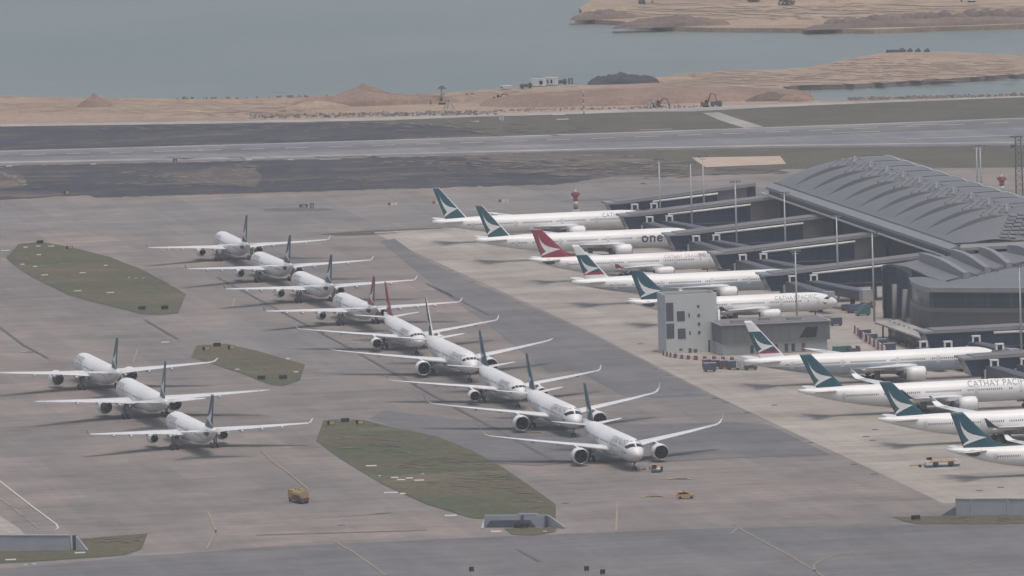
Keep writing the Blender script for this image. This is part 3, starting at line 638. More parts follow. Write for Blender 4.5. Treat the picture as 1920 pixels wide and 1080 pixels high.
# ------------------------------------------------------------------ aircraft
TYPES = {
 'twin_a': dict(L=63.4, r=2.82, rz=2.82, zc=4.92, znose=4.3, ztail=7.55, tailr=.3, fin=((-50.0, 7.55), (-59.2, 16.8), (-62.4, 16.8), (-59.1, 7.9)),
   wing=[(1.5, -20.0, 12.0, 3.5, .13), (2.9, -21.0, 11.0, 3.75, .13), (10.2, -25.9, 7.6, 4.5, .11), (20.0, -32.4, 5.0, 5.25, .1), (29.0, -38.6, 2.6, 6.0, .1)],
   wl=[(29.0, -38.6, 2.6, 6.0, 0), (29.7, -39.6, 2.0, 6.35, 50), (30.15, -40.9, .9, 7.4, 62)],
   stab=(-53.2, 6.2, 9.7, -59.2, 2.1, 6.9, 7.5), eng=dict(y=9.37, x=-19.3, zc=2.55, r=1.55, L=6.2, long=True), gx=-32.2, gy=5.34, ax=2, ngx=-6.7, wx=(-9, -52), zw=5.45, doors=(-6.3, -17.5, -37.5, -51.5), fair=(6.5, 12.5, 17.5, 22.5), mask=False),
 'twin_b': dict(L=66.5, r=2.98, rz=3.05, zc=5.05, znose=4.4, ztail=7.3, tailr=.35, fin=((-54.1, 7.9), (-62.9, 17.05), (-66.0, 17.05), (-61.6, 7.9)),
   wing=[(1.5, -21.0, 14.0, 3.6, .13), (3.0, -22.2, 12.6, 3.8, .13), (11.0, -28.2, 8.2, 4.75, .11), (22.0, -35.6, 5.0, 5.9, .1), (30.0, -41.4, 2.9, 6.8, .09)],
   wl=[(30.0, -41.4, 2.9, 6.8, 0), (31.1, -42.4, 2.3, 7.2, 35), (31.9, -43.6, 1.6, 8.1, 58), (32.3, -45.2, .6, 9.5, 70)],
   stab=(-55.8, 6.6, 9.35, -61.6, 2.2, 6.8, 7.6), eng=dict(y=10.5, x=-20.2, zc=2.65, r=2.08, L=5.6, long=False), gx=-33.7, gy=5.3, ax=2, ngx=-4.9, wx=(-8.5, -55), zw=5.6, doors=(-6.2, -18.5, -39.5, -54.5), fair=(7, 13.5, 19.5), mask=True),
 'twin_c': dict(L=73.1, r=3.1, rz=3.1, zc=5.45, znose=4.7, ztail=7.3, tailr=.5, fin=((-61.7, 8.4), (-70.7, 18.5), (-72.8, 18.5), (-68.9, 8.2)),
   wing=[(1.5, -23.5, 15.0, 3.9, .13), (3.1, -24.8, 13.6, 4.1, .13), (10.5, -30.4, 9.2, 4.9, .11), (21.0, -38.0, 5.6, 5.9, .1), (29.2, -44.2, 3.4, 6.7, .09)],
   wl=[(29.2, -44.2, 3.4, 6.7, 0), (30.8, -46.2, 2.4, 6.9, 8), (32.35, -49.0, .7, 7.2, 8)],
   stab=(-62.5, 7.4, 10.75, -69.4, 2.4, 7.0, 7.8), eng=dict(y=9.6, x=-24.2, zc=2.7, r=2.05, L=6.0, long=False), gx=-37.0, gy=5.49, ax=3, ngx=-5.9, wx=(-9, -62), zw=6.0, doors=(-6.0, -19.0, -30.5, -46.0, -60.0), fair=(7.5, 13.5, 19.5), mask=False)}
def stations(T):
    L, r, rz, zc = T['L'], T['r'], T['rz'], T['zc']; k = r / 2.82; out = []
    for x, f, zf in ((0, .02, 0), (.15, .17, .02), (.5, .32, .06), (1.1, .47, .13), (2.0, .625, .3), (3.1, .755, .55), (4.6, .87, .8), (6.4, .955, .94), (9.0, 1.0, 1.0)):
        out.append((-x * k, T['znose'] + (zc - T['znose']) * zf, r * f, rz * f))
    n0 = .62 * L
    for x in (.25, .4, .52): out.append((-x * L, zc, r, rz))
    top = zc + rz; te = T['tailr']; zt = T['ztail']
    for i in range(13):
        s = i / 12; x = n0 + (L - n0) * s
        f = 1 - s ** 1.75; rr = te + (r - te) * f
        tp = top + (zt + te - top) * max(0, s - .35) ** 1.5 / .65 ** 1.5
        rzz = te + (rz - te) * (1 - s ** 1.7)
        out.append((-x, tp - rzz, rr, rzz))
    return out
def fus_at(S, x):
    for i in range(len(S) - 1):
        if S[i + 1][0] <= x <= S[i][0]:
            t = (S[i][0] - x) / max(1e-6, S[i][0] - S[i + 1][0]); return tuple(S[i][j] + (S[i + 1][j] - S[i][j]) * t for j in (1, 2, 3))
    return S[-1][1:]
def side(S, x, z, s, off=.05):
    zc, ry, rz = fus_at(S, x); q_ = max(-.99, min(.99, (z - zc) / rz)); return (x, s * (ry * math.sqrt(1 - q_ * q_) + off), z)
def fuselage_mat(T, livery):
    key = 'fuselage_%s_%s' % (T['zw'], livery)
    if key in _pl: return _pl[key]
    q = NT('fuselage_paint'); P = q.obj(); sx = q.n('ShaderNodeSeparateXYZ'); q.l(P, sx.inputs[0]); X, Y, Z = sx.outputs
    nz = q.noise(P, .35, 4, .6, (.25, 1, 1))
    c = q.mix(q.ramp(nz, [(.3, 0.0), (.75, 1.0)]), g3(.8, .795, .775), g3(.72, .72, .705))
    if livery == 'old':
        lo = q.math('LESS_THAN', Z, T['zw'] - .55); c = q.mix(lo, c, g3(.35, .41, .46))
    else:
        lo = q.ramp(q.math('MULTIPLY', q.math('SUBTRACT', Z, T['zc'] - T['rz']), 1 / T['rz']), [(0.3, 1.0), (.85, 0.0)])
        c = q.mix(q.math('MULTIPLY', lo, .5), c, g3(.46, .49, .5))  # light grey belly livery, its soft fade also painting in shade on the underside
    m_ = q.math('LESS_THAN', q.math('ABSOLUTE', q.math('SUBTRACT', Z, T['zw'])), .25)
    f_ = q.math('LESS_THAN', q.math('FRACT', q.math('MULTIPLY', X, 1 / .56)), .46)
    blk = q.math('GREATER_THAN', q.math('FRACT', q.math('MULTIPLY', X, 1 / 11.3)), .13)
    rng = q.math('MULTIPLY', q.math('LESS_THAN', X, T['wx'][0]), q.math('GREATER_THAN', X, T['wx'][1]))
    m_ = q.math('MULTIPLY', q.math('MULTIPLY', m_, f_), q.math('MULTIPLY', rng, blk))
    c = q.mix(m_, c, g3(.03, .033, .04))
    _pl[key] = q.setv(Base_Color=c, Roughness=.38, Specular_IOR_Level=.45); return _pl[key]
def foil(ch, th, n=7):
    up = []
    for i in range(n + 1):
        x = (1 - math.cos(math.pi * i / n)) / 2; t = 5 * th * (.2969 * math.sqrt(x) - .126 * x - .3516 * x * x + .2843 * x ** 3 - .1036 * x ** 4)
        up.append((-x * ch, t * ch))
    return up + [(x, -z * .75) for x, z in up[-2:0:-1]]
def wingsec(y, xle, ch, z, th, cant, s):
    ca = R(cant); out = []
    for dx, dz in foil(ch, th): out.append((xle + dx, s * (y - dz * math.sin(ca)), z + dz * math.cos(ca)))
    return out
def mirrorless(rs, s): return rs
_mc = {}
def cached(key, fn):
    if key not in _mc: _mc[key] = fn()
    return _mc[key]
SWOOSH = [(922, 335), (930, 362), (943, 392), (962, 420), (988, 443), (1020, 458), (1060, 467), (1102, 474), (1068, 491), (1034, 510), (1004, 530), (975, 548), (979, 532), (990, 517), (1003, 504), (985, 484), (966, 455), (948, 418), (934, 378)]
def emblem_pts(T):                        # outline fitted to this fin by its corners
    f = T['fin']; b0 = Vector((-66.0, 17.05)); bx = Vector((-61.6, 7.4)) - b0; by = Vector((-54.1, 7.9)) - b0
    a0 = Vector(f[2]); ax = Vector(f[3]) - a0; ay = Vector(f[0]) - a0; out = []
    for px, py in SWOOSH:
        p = Vector((-66.0 + (px - 865) / 27.0, 17.05 - (py - 300) / 27.0)) - b0
        det = bx.x * by.y - bx.y * by.x; al = (p.x * by.y - p.y * by.x) / det; be = (bx.x * p.y - bx.y * p.x) / det
        out.append(a0 + ax * al + ay * be)
    return out
def finpts(T, h):                         # leading and trailing x at relative height
    f = T['fin']; return f[0][0] + (f[1][0] - f[0][0]) * h, f[3][0] + (f[2][0] - f[3][0]) * h
def text_mesh(txt, size, S, x0, zb, s, name, mats, bold=False, spacing=1.1):
    cu = bpy.data.curves.new('lettering', 'FONT'); cu.body = txt; cu.size = 1.0; cu.space_character = spacing
    if bold: cu.offset = .022
    ob = bpy.data.objects.new('lettering', cu); COL.objects.link(ob)
    dg = bpy.context.evaluated_depsgraph_get(); dg.update()
    me = bpy.data.meshes.new_from_object(ob.evaluated_get(dg)); bpy.data.objects.remove(ob); bpy.data.curves.remove(cu)
    bm = bmesh.new(); bm.from_mesh(me); bpy.data.meshes.remove(me)
    ys = [v.co.y for v in bm.verts]; xs = [v.co.x for v in bm.verts]
    if not ys: bm.free(); return None, 0
    k = size / 0.72; wd = max(xs) * k
    for zc in (.12, .24, .36, .48, .6):
        bmesh.ops.bisect_plane(bm, geom=bm.verts[:] + bm.edges[:] + bm.faces[:], plane_co=(0, zc, 0), plane_no=(0, 1, 0))
    for v in bm.verts:
        x, z = v.co.x * k, v.co.y * k
        X = x0 + x if s < 0 else x0 + wd - x           # reads nose-ward on the starboard side, tail-ward on the port side
        v.co = side(S, X, zb + z, s, .07)
    bmesh.ops.recalc_face_normals(bm, faces=bm.faces[:])
    out = bpy.data.meshes.new(name); bm.to_mesh(out); bm.free()
    out.materials.append(mats); return out, wd
def patch(S, xs, ths, off):
    mb = MB(); n = len(ths); vs_ = []
    for i, th in enumerate(ths):
        for x in xs(th):
            zc, ry, rz = fus_at(S, x); vs_.append((x, (ry + off) * math.sin(th), zc + (rz + off) * math.cos(th)))
    m_ = len(xs(ths[0]))
    mb.add(vs_, [(i * m_ + j, i * m_ + j + 1, (i + 1) * m_ + j + 1, (i + 1) * m_ + j) for i in range(n - 1) for j in range(m_ - 1)], 0, True); return mb
def airliner(typ, livery, label, loc, rz, group, words):
    T = TYPES[typ]; S = cached(('S', typ), lambda: stations(T)); t = thing('parked_airliner', label, 'airliner', loc, rz, group)
    C_ = lambda key, fn: cached((typ,) + key, fn)
    def f_body():
        mb = MB(); n = 32
        mb.rings([[(x, ry * math.sin(2 * math.pi * k / n), zc + rzz * math.cos(2 * math.pi * k / n)) for k in range(n)] for x, zc, ry, rzz in S])
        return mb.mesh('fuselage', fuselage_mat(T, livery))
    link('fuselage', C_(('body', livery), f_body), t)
    def f_belly():
        mb = MB(); n = 16; rs = []
        for i in range(9):
            a = i / 8; x = T['wing'][0][1] + 3 - a * (T['wing'][0][2] + 7); k = math.sin(math.pi * a) ** .5 if 0 < a < 1 else .05
            rs.append([(x, T['r'] * 1.02 * math.sin(q_) * (.4 + .6 * k), T['zc'] - T['rz'] * .62 - math.cos(q_) * (T['rz'] * .5 * k)) for q_ in [2 * math.pi * j / n for j in range(n)]])
        mb.rings(rs); return mb.mesh('belly_fairing', M['wing'])
    link('belly_fairing', C_(('belly',), f_belly), t)
    # cockpit glazing
    def f_cock():
        w_ = 1.25 if T['mask'] else .95; k = T['r'] / 2.82
        xs = lambda th: [(-1.75 - 1.5 * (abs(th) / 1.15) ** 2 - w_ * q_ * (1 + .3 * abs(th))) * k for q_ in (0, .5, 1)]
        return patch(S, xs, [R(a) for a in range(-66, 67, 6)], .03).mesh('cockpit_window', M['glass'])
    link('cockpit_window', C_(('cock',), f_cock), t)
    if True:
        def f_bar():
            k = T['r'] / 2.82; mb = MB()
            for a in ((0,) if T['mask'] else (-40, -14, 14, 40)):
                xs = lambda th: [(-1.75 - 1.5 * (abs(th) / 1.15) ** 2 - (1.25 if T['mask'] else .95) * q_ * (1 + .3 * abs(th))) * k for q_ in (0, .5, 1)]
                p_ = patch(S, xs, [R(a - (5 if T['mask'] else 2)), R(a + (5 if T['mask'] else 2))], .05); mb.add(p_.v, p_.f)
            return mb.mesh('window_post', M['white'])
        link('window_post', C_(('bar',), f_bar), t)
    for s in (-1, 1):
        def f_dr(s=s, dx=0):
            mb = MB(); mb2 = []
            return None
        for i, dx in enumerate(T['doors']):
            def f_door(s=s, dx=dx):
                mb = MB(); vs_ = [side(S, dx + a, T['zw'] - 1.15 + b_ * .48, s, .03) for b_ in range(5) for a in (-.5, .5)]
                mb.add(vs_, [(2 * j, 2 * j + 1, 2 * j + 3, 2 * j + 2) for j in range(4)]); return mb.mesh('door', M['door'])
            link('door', C_(('door', s, i), f_door), t)
        def f_nose(s=s):
            mb = MB(); k = .36; pts_ = []
            for px, py in SWOOSH: pts_.append(side(S, -5.2 * T['r'] / 2.82 + (px - 922) / 180 * 1.9, T['zw'] - .1 - (py - 335) / 210 * 1.2, s, .05))
            mb.add(pts_, [list(range(len(pts_)))]); return mb.mesh('nose_emblem', M['glass'])
        link('nose_emblem', C_(('nosem', s), f_nose), t)
        # wing
        def f_wing(s=s):
            mb = MB(); mb.rings([wingsec(y, x, c_, z, th, 0, s) for y, x, c_, z, th in T['wing']]); return mb.mesh('wing', M['wing'])
        wg = link('wing', C_(('wing', s), f_wing), t)
        def f_wl(s=s):
            mb = MB(); rs = [wingsec(y, x, c_, z, .09, ct, s) for y, x, c_, z, ct in T['wl']]; mb.rings(rs)
            if typ != 'twin_c':
                n = len(rs[0])
                for i in range(len(mb.f)):
                    zs = [mb.v[j][2] for j in mb.f[i]]
                    if len(mb.f[i]) == 4 and (((i % n) >= n // 2 and max(zs) > T['wl'][0][3] + .3) or (typ == 'twin_b' and 1 < (i % n) < n // 2 and min(zs) > T['wl'][-2][3] - .3)): mb.mi[i] = 1
            return mb.mesh('winglet', [M['wing'], M['red'] if livery == 'red' else M['winglet']])
        link('winglet', C_(('wl', s, livery == 'red'), f_wl), wg)
        for i, yf in enumerate(T['fair']):
            def f_fair(s=s, yf=yf):
                W_ = T['wing']
                for a, b_ in zip(W_, W_[1:]):
                    if a[0] <= yf <= b_[0]:
                        q_ = (yf - a[0]) / (b_[0] - a[0]); xl = a[1] + (b_[1] - a[1]) * q_; ch = a[2] + (b_[2] - a[2]) * q_; z = a[3] + (b_[3] - a[3]) * q_
                mb = MB(); Lf = ch * .75
                mb.lathe([(-Lf * q_, .42 * math.sqrt(max(0.001, math.sin(math.pi * min(.98, max(.02, q_ ** .8)))))) for q_ in [j / 8 for j in range(9)]], (xl - ch * .45, s * yf, z - .42), 10)
                return mb.mesh('flap_fairing', M['wing'])
            link('flap_fairing', C_(('fair', s, i), f_fair), wg)
        # engine
        E = T['eng']
        def f_nac(s=s):
            mb = MB(); r, L = E['r'], E['L']; o = (E['x'], s * E['y'], E['zc'])
            if E['long']: pr_ = [(-.35, r * .92), (-1.0, r), (-2.4, r * 1.02), (-4.2, r * .9), (-L, r * .62)]
            else: pr_ = [(-.35, r * .93), (-1.0, r), (-2.3, r * 1.02), (-3.6, r * .96), (-L + .4, r * .8)]
            mb.lathe(pr_, o, 28); mb.lathe([(pr_[-1][0], pr_[-1][1]), (pr_[-1][0] + .12, pr_[-1][1] * .93), (pr_[-1][0] + .9, pr_[-1][1] * .9)], o, 28, mi=1)
            mb.lathe([(-.2, r * .84), (-.9, r * .8), (-1.5, r * .8)], o, 28, mi=1)
            return mb.mesh('engine', [M['white'], M['dark']])
        en = link('engine', C_(('nac', s), f_nac), t)
        def f_lip(s=s):
            mb = MB(); r = E['r']; mb.lathe([(-.36, r * .925), (-.12, r * .905), (0, r * .875), (-.05, r * .85), (-.2, r * .838)], (E['x'], s * E['y'], E['zc']), 28); return mb.mesh('intake_lip', M['lip'])
        link('intake_lip', C_(('lip', s), f_lip), en)
        def f_fan(s=s):
            mb = MB(); r = E['r']; o = (E['x'], s * E['y'], E['zc'])
            mb.lathe([(-.7, .03), (-1.0, r * .2), (-1.35, r * .3)], o, 16)
            for k in range(22):
                a = 2 * math.pi * k / 22; b2 = a + .24; r0, r1 = r * .28, r * .8
                mb.add([(o[0] - 1.2, o[1] + r0 * math.cos(a), o[2] + r0 * math.sin(a)), (o[0] - 1.2, o[1] + r1 * math.cos(a), o[2] + r1 * math.sin(a)), (o[0] - 1.45, o[1] + r1 * math.cos(b2), o[2] + r1 * math.sin(b2)), (o[0] - 1.45, o[1] + r0 * math.cos(b2), o[2] + r0 * math.sin(b2))], [(0, 1, 2, 3)])
            mb.lathe([(-1.5, .02), (-1.5, r * .81)], o, 24, mi=1, smooth=False)
            return mb.mesh('fan', [M['fan'], M['dark']])
        link('fan', C_(('fan', s), f_fan), en)
        def f_cone(s=s):
            mb = MB(); r, L = E['r'], E['L']; o = (E['x'], s * E['y'], E['zc'])
            if E['long']: mb.lathe([(-L + .8, r * .55), (-L + .5, r * .3), (-L - .5, .03)], o, 20, mi=1)
            else:
                mb.lathe([(-L + 1.0, r * .72), (-L, r * .6), (-L - 1.3, r * .46)], o, 24); mb.lathe([(-L - 1.3, r * .46), (-L - 1.0, r * .4)], o, 24, mi=1)
                mb.lathe([(-L - .9, r * .42), (-L - 1.2, r * .3), (-L - 2.4, .03)], o, 20, mi=1)
            return mb.mesh('exhaust_cone', [M['strut'], M['dark']])
        link('exhaust_cone', C_(('cone', s), f_cone), en)
        def f_pyl(s=s):
            mb = MB(); W_ = T['wing']; y = E['y']; a, b_ = W_[1], W_[2]; q_ = min(1.05, (y - a[0]) / (b_[0] - a[0])); xl = a[1] + (b_[1] - a[1]) * q_; z = a[3] + (b_[3] - a[3]) * q_
            top = E['zc'] + E['r'] * .98
            mb.prof([(E['x'] - 1.4, top - .1), (xl - .2, z + .12), (xl - 3.5, z - .1), (E['x'] - E['L'] - 2.0, E['zc'] + E['r'] * .5), (E['x'] - E['L'] + .2, E['zc'] + E['r'] * .55)], s * y - .28, s * y + .28)
            return mb.mesh('pylon', M['wing'])
        link('pylon', C_(('pyl', s), f_pyl), t)
        # tailplane
        def f_stab(s=s):
            x0, c0, yt, xt, ct, z0, z1 = T['stab']; mb = MB()
            mb.rings([wingsec(.6, x0 + .4, c0, z0, .1, 0, s), wingsec(yt * .55, x0 + (xt - x0) * .53, c0 + (ct - c0) * .55, z0 + (z1 - z0) * .55, .1, 0, s), wingsec(yt - .35, xt, ct, z1, .09, 0, s), wingsec(yt, xt - .8, ct * .45, z1 + .02, .08, 0, s)])
            return mb.mesh('tailplane', M['wing'])
        link('tailplane', C_(('stab', s), f_stab), t)
        if typ == 'twin_a':
            def f_seal(s=s):
                mb = MB(); vs_ = [side(S, -57.1, 6.45, s, .07)]; fs = []
                for r_ in (.35, .7, 1.0):
                    for k in range(16):
                        a = 2 * math.pi * k / 16; ca, sa = math.cos(a), math.sin(a)
                        vs_.append(side(S, -57.1 + 1.8 * r_ * ca * (1 if ca > 0 else 1.25), 6.45 + .85 * r_ * sa * (1 if ca > 0 else 1 + .5 * ca) - .15 * ca * r_, s, .07))
                for k in range(16):
                    fs.append((0, 1 + k, 1 + (k + 1) % 16))
                    for j in (0, 1): fs.append((1 + 16 * j + k, 17 + 16 * j + k, 17 + 16 * j + (k + 1) % 16, 1 + 16 * j + (k + 1) % 16))
                mb.add(vs_, fs); return mb.mesh('tailplane_seal', M['steel_dark'])
            link('tailplane_seal', C_(('seal', s), f_seal), t)
        # main gear
        def f_leg(s=s):
            mb = MB(); gx, gy = T['gx'], T['gy'] * s
            mb.tube([(gx + .3, gy * 1.02, T['zc'] - 1.4), (gx, gy, .85)], [.3, .22], 10); mb.tube([(gx + .1, gy * .55, T['zc'] - 1.8), (gx, gy, 2.0)], .13, 6); mb.tube([(gx + 2.0, gy, T['zc'] - 1.6), (gx, gy, 1.9)], .12, 6)
            half = 1.0 if T['ax'] == 2 else 1.5
            mb.box((gx, gy, .75), (half * 2 + .5, .3, .3)); mb.box((gx, gy + s * .55, 2.5), (1.7, .08, 2.3)); return mb.mesh('main_gear', M['strut'])
        lg = link('main_gear', C_(('leg', s), f_leg), t)
        for ax_ in ([-1.0, 1.0] if T['ax'] == 2 else [-1.5, 0, 1.5]):
            for y in (-.72, .72):
                def f_wh(s=s, ax_=ax_, y=y):
                    mb = MB(); mb.lathe([(-.26, .02), (-.26, .4), (-.24, .6), (-.14, .7), (.14, .7), (.24, .6), (.26, .4), (.26, .02)], (T['gx'] + ax_, s * T['gy'] + y, .7), 16, 'y'); return mb.mesh('wheel', M['tyre'])
                link('wheel', C_(('wh', s, ax_, y), f_wh), lg)
    def f_ng():
        mb = MB(); x = T['ngx']; mb.tube([(x, 0, T['zc'] - T['rz'] * .8), (x - .1, 0, .55)], [.2, .15], 8); mb.tube([(x + 1.6, 0, T['zc'] - T['rz'] * .75), (x, 0, 1.5)], .09, 6)
        for y in (-.5, .5): mb.box((x - 1.1, y, T['zc'] - T['rz'] * .98), (1.5, .06, .8))
        mb.box((x, 0, .55), (.25, .7, .2)); return mb.mesh('nose_gear', M['strut'])
    ng = link('nose_gear', C_(('ng',), f_ng), t)
    for y in (-.38, .38):
        def f_nw(y=y):
            mb = MB(); mb.lathe([(-.2, .02), (-.2, .35), (-.12, .52), (.12, .52), (.2, .35), (.2, .02)], (T['ngx'] - .1, y, .53), 14, 'y'); return mb.mesh('wheel', M['tyre'])
        link('wheel', C_(('nw', y), f_nw), ng)
    # fin: bands of paint by height, thickness tapering to the tip
    def f_fin():
        mb = MB(); f = T['fin']; z0, z1 = f[0][1] - .9, f[1][1]; N = 14
        def sec(h):
            z = f[3][1] - .5 + (z1 - f[3][1] + .5) * h; hh = (z - f[0][1]) / (z1 - f[0][1]); le, te = finpts(T, hh); ch = le - te; th = .1
            return [(le + dx, dz * .95, z) for dx, dz in foil(ch, th, 6)]
        hs = [i / N for i in range(N + 1)]; rs = [sec(h) for h in hs]
        n = len(rs[0])
        for i in range(N):
            mi = 0
            if livery == 'old': mi = 2 if h_(hs[i]) < .0 else (1 if hs[i] > .66 or hs[i] < .14 else (2 if hs[i] < .18 else 0))
            vs_ = rs[i] + rs[i + 1]
            for k in range(n):
                le_edge = k in (0, n - 1) and typ == 'twin_c'
                mb.add([vs_[k], vs_[(k + 1) % n], vs_[n + (k + 1) % n], vs_[n + k]], [(0, 1, 2, 3)], 1 if le_edge else mi, True)
        mb.add(rs[-1], [list(range(n))], 1 if livery == 'old' else 0)
        d = T['fin'][0]
        if typ == 'twin_a':   # dorsal fillet
            mb.add([(d[0] + 2.2, 0, T['zc'] + T['rz'] - .05), (d[0] - 2, .14, T['zc'] + T['rz'] - .2), (d[0] - 2, -.14, T['zc'] + T['rz'] - .2), (d[0] - 1.6, 0, d[1] + 1.7)], [(0, 1, 3), (0, 3, 2), (1, 2, 3)], 0)
        return mb.mesh('tail_fin', [M['red'] if livery == 'red' else M['teal'], M['white'], M['red']])
    h_ = lambda h: h
    fn = link('tail_fin', C_(('fin', livery), f_fin), t)
    for s in (-1, 1):
        def f_em(s=s):
            ep = emblem_pts(T)
            if livery == 'old': ep = [Vector((p.x * 1.0 + (p.y - 8.2) * .055, 8.2 + .9 + (p.y - 8.2) * .70)) for p in ep]
            mb = MB(); f = T['fin']; pts_ = []
            for p in ep:
                hh = (p.y - f[0][1]) / (f[1][1] - f[0][1]); le, te = finpts(T, hh); ch = le - te; xr = min(.97, max(.02, (le - p.x) / ch))
                tt = 5 * .1 * (.2969 * math.sqrt(xr) - .126 * xr - .3516 * xr * xr + .2843 * xr ** 3 - .1036 * xr ** 4) * ch
                pts_.append((p.x, s * (tt * .95 + .06), p.y))
            mb.add(pts_, [list(range(len(pts_)))]); return mb.mesh('tail_emblem', M['emblem'])
        link('tail_emblem', C_(('em', s, livery), f_em), fn)
    # lettering on both sides
    for s in (-1, 1):
        for i, (txt, size, x0, zb, mat, bold, lead) in enumerate(words):
            key = ('txt', s, txt, mat, livery, x0)
            if (typ,) + key not in _mc:
                _mc[(typ,) + key] = text_mesh(txt, size, S, x0, zb, s, 'airline_lettering', M[mat], bold)
            me, wd = _mc[(typ,) + key]
            if me: link('airline_lettering', me, t)
    return t
CP = lambda x0, z, sz=1.15: [('CATHAY PACIFIC', sz, x0, z, 'letter_grey', False, 0)]
def plane(typ, livery, u, v, heading, label, group, words):
    p = W(u, v); return airliner(typ, livery, label, (p.x, p.y, .03), GA + R(heading), group, words)
GA_, GR, GL = 'airliners nosed in at the gates', 'airliners parked nose to tail in the long diagonal row', 'three airliners parked at the left of the apron'
wb, wa, wc = CP(-20.2, 6.35, 1.35), CP(-19.5, 6.0, 1.05), CP(-18.5, 6.6, 1.15)
# the diagonal row, nearest first
plane('twin_b', 'new', -55.6, 487.2, -88.8, 'nearest airliner of the diagonal row, black-rimmed cockpit, tow tug beside its nose wheel', GR, wb)
plane('twin_b', 'new', -54.5, 397.0, -88.8, 'airliner with black-rimmed cockpit and upswept wingtips, second from front of the diagonal row', GR, wb)
plane('twin_a', 'new', -54.3, 315.8, -89.4, 'teal-finned airliner in the diagonal row with its nose against the second one from the front', GR, wa)
plane('twin_c', 'new', -53.6, 236.0, -89.4, 'teal-finned airliner with straight wingtips and big engines, just nearer than the red-finned ones', GR, wc)
plane('twin_a', 'red', -53.6, 147.7, -90.4, 'red-finned airliner in the diagonal row with its nose toward the viewer', GR, wa)
plane('twin_a', 'red', -54.1, 3.7, 91.3, 'red-finned airliner in the diagonal row with its tail toward the viewer', GR, wa)
plane('twin_a', 'new', -53.7, -79.2, 91.5, 'tail-on teal-finned airliner directly behind the tail-on red-finned one in the row', GR, wa)
plane('twin_a', 'new', -54.1, -159.1, 91.8, 'tail-on teal-finned airliner second from the far end of the diagonal row', GR, wa)
plane('twin_a', 'new', -52.8, -245.7, 90.2, 'farthest airliner of the diagonal row, tail-on, level with the tip of the big grass island', GR, wa)
plane('twin_b', 'new', -154.8, 165.4, 92.0, 'farthest of the three left airliners, its upswept right wingtip over the small grass island', GL, wb)
plane('twin_c', 'new', -154.4, 250.5, 91.6, 'middle of the three left airliners, straight wingtips and white-edged tail fin', GL, wc)
plane('twin_a', 'new', -154.3, 343.7, 92.2, 'nearest of the three left airliners, tail-on above the empty apron', GL, wa)
# the gates, farthest first
plane('twin_c', 'new', 90.6, -242.9, 0, 'farthest gate airliner, teal fin, nose behind the second boarding pier', GA_, CP(-17.0, 6.7, 1.25))
plane('twin_c', 'oneworld', 90.6, -162.7, 0, 'gate airliner with large oneworld lettering near its nose', GA_, [('one', 3.1, -19.7, 4.55, 'letter_dark', True, 0), ('world', 3.1, -13.0, 4.55, 'letter_pale', False, 0)])
plane('twin_a', 'red', 83.0, -79.4, 0, 'only red-finned airliner standing at the gates', GA_, [('CATHAY DRAGON', 1.0, -20.8, 6.1, 'letter_red', False, 0), ('港龍航空', 1.0, -10.2, 6.1, 'letter_grey', False, 0)])
plane('twin_c', 'old', 90.2, 7.3, 0, 'gate airliner with white-topped teal fin, just beyond the one at the grey tower', GA_, [('CATHAY PACIFIC', 1.2, -14.4, 4.0, 'letter_grey', True, 0)])
plane('twin_a', 'new', 83.0, 82.7, 0, 'gate airliner with its middle hidden behind the grey tower building', GA_, CP(-19.4, 6.1, 1.1))
plane('twin_c', 'old', 86.9, 282.8, 0, 'gate airliner with white-topped teal fin in front of the low green-grey building', GA_, [('CATHAY PACIFIC', 1.2, -14.4, 4.0, 'letter_grey', True, 0)])
plane('twin_b', 'new', 77.0, 371.1, 0, 'gate airliner with large airline name, next nearer than the low green-grey building', GA_, CP(-20.8, 6.5, 1.5))
plane('twin_b', 'new', 80.4, 455.1, 0, 'gate airliner cut by the right edge, second nearest of the gates', GA_, CP(-20.8, 6.5, 1.5))
plane('twin_a', 'new', 76.4, 539.8, 0, 'nearest gate airliner at the right edge, dark tailplane seal, tow tractor behind its tail', GA_, wa)

# ------------------------------------------------------------------ terminal concourse
TU, TV0, TV1 = 124.0, -205.0, 62.0
HALF, RISE, ZE, BAY = 33.0, 7.7, 18.0, 24.2
T0 = W(TU, TV1); term = thing('terminal_building', 'long grey airport terminal with wavy vaulted metal roof and glazed hall', 'terminal', (T0.x, T0.y, 0), GA)
def TL(u, v, z): return (u - TU, TV1 - v, z)               # local frame of the terminal
def archz(u, v):
    t = (u - TU) / HALF; t = t if t <= 1 else 1 - (t - 1) * 1.5
    t = max(-.6, min(t, 1)); e = max(0.0, min(1.0, (TV1 - v) / 34.0))
    a = 1 - (1 - t) ** 2; h = 1 - (1 - e) ** 2
    return ZE + RISE * a * h
def roofz(u, v, f):
    t = (u - TU) / HALF; z = archz(u, v)
    if .06 < t < .64: z += 1.25 * math.sin(math.pi * (t - .06) / .58) * f
    z += .5 * (1 - (2 * f - 1) ** 2) * max(0, min(1, (t - .75) / .25)) * (1 if t < 1.25 else 0)
    return z
mb = MB(); us = [TU + i * 2.0 for i in range(31)]; nb = 11; vb = [TV0 + k * BAY for k in range(nb)] + [TV1]
for k in range(nb):
    a, b_ = vb[k], vb[k + 1]; fr = [i / 8 for i in range(9)]
    vs_ = [TL(u, a + (b_ - a) * f, roofz(u, a + (b_ - a) * f, f)) for f in fr for u in us]; n = len(us)
    mb.add(vs_, [(j * n + i, j * n + i + 1, (j + 1) * n + i + 1, (j + 1) * n + i) for j in range(8) for i in range(n - 1)], 0, False)
    if k < nb - 1:
        vs_ = [TL(u, b_, roofz(u, b_, 1.0)) for u in us] + [TL(u, b_, roofz(u, b_, 0.0) - .02) for u in us]
        mb.add(vs_, [(i, i + 1, n + i + 1, n + i) for i in range(n - 1)], 0)
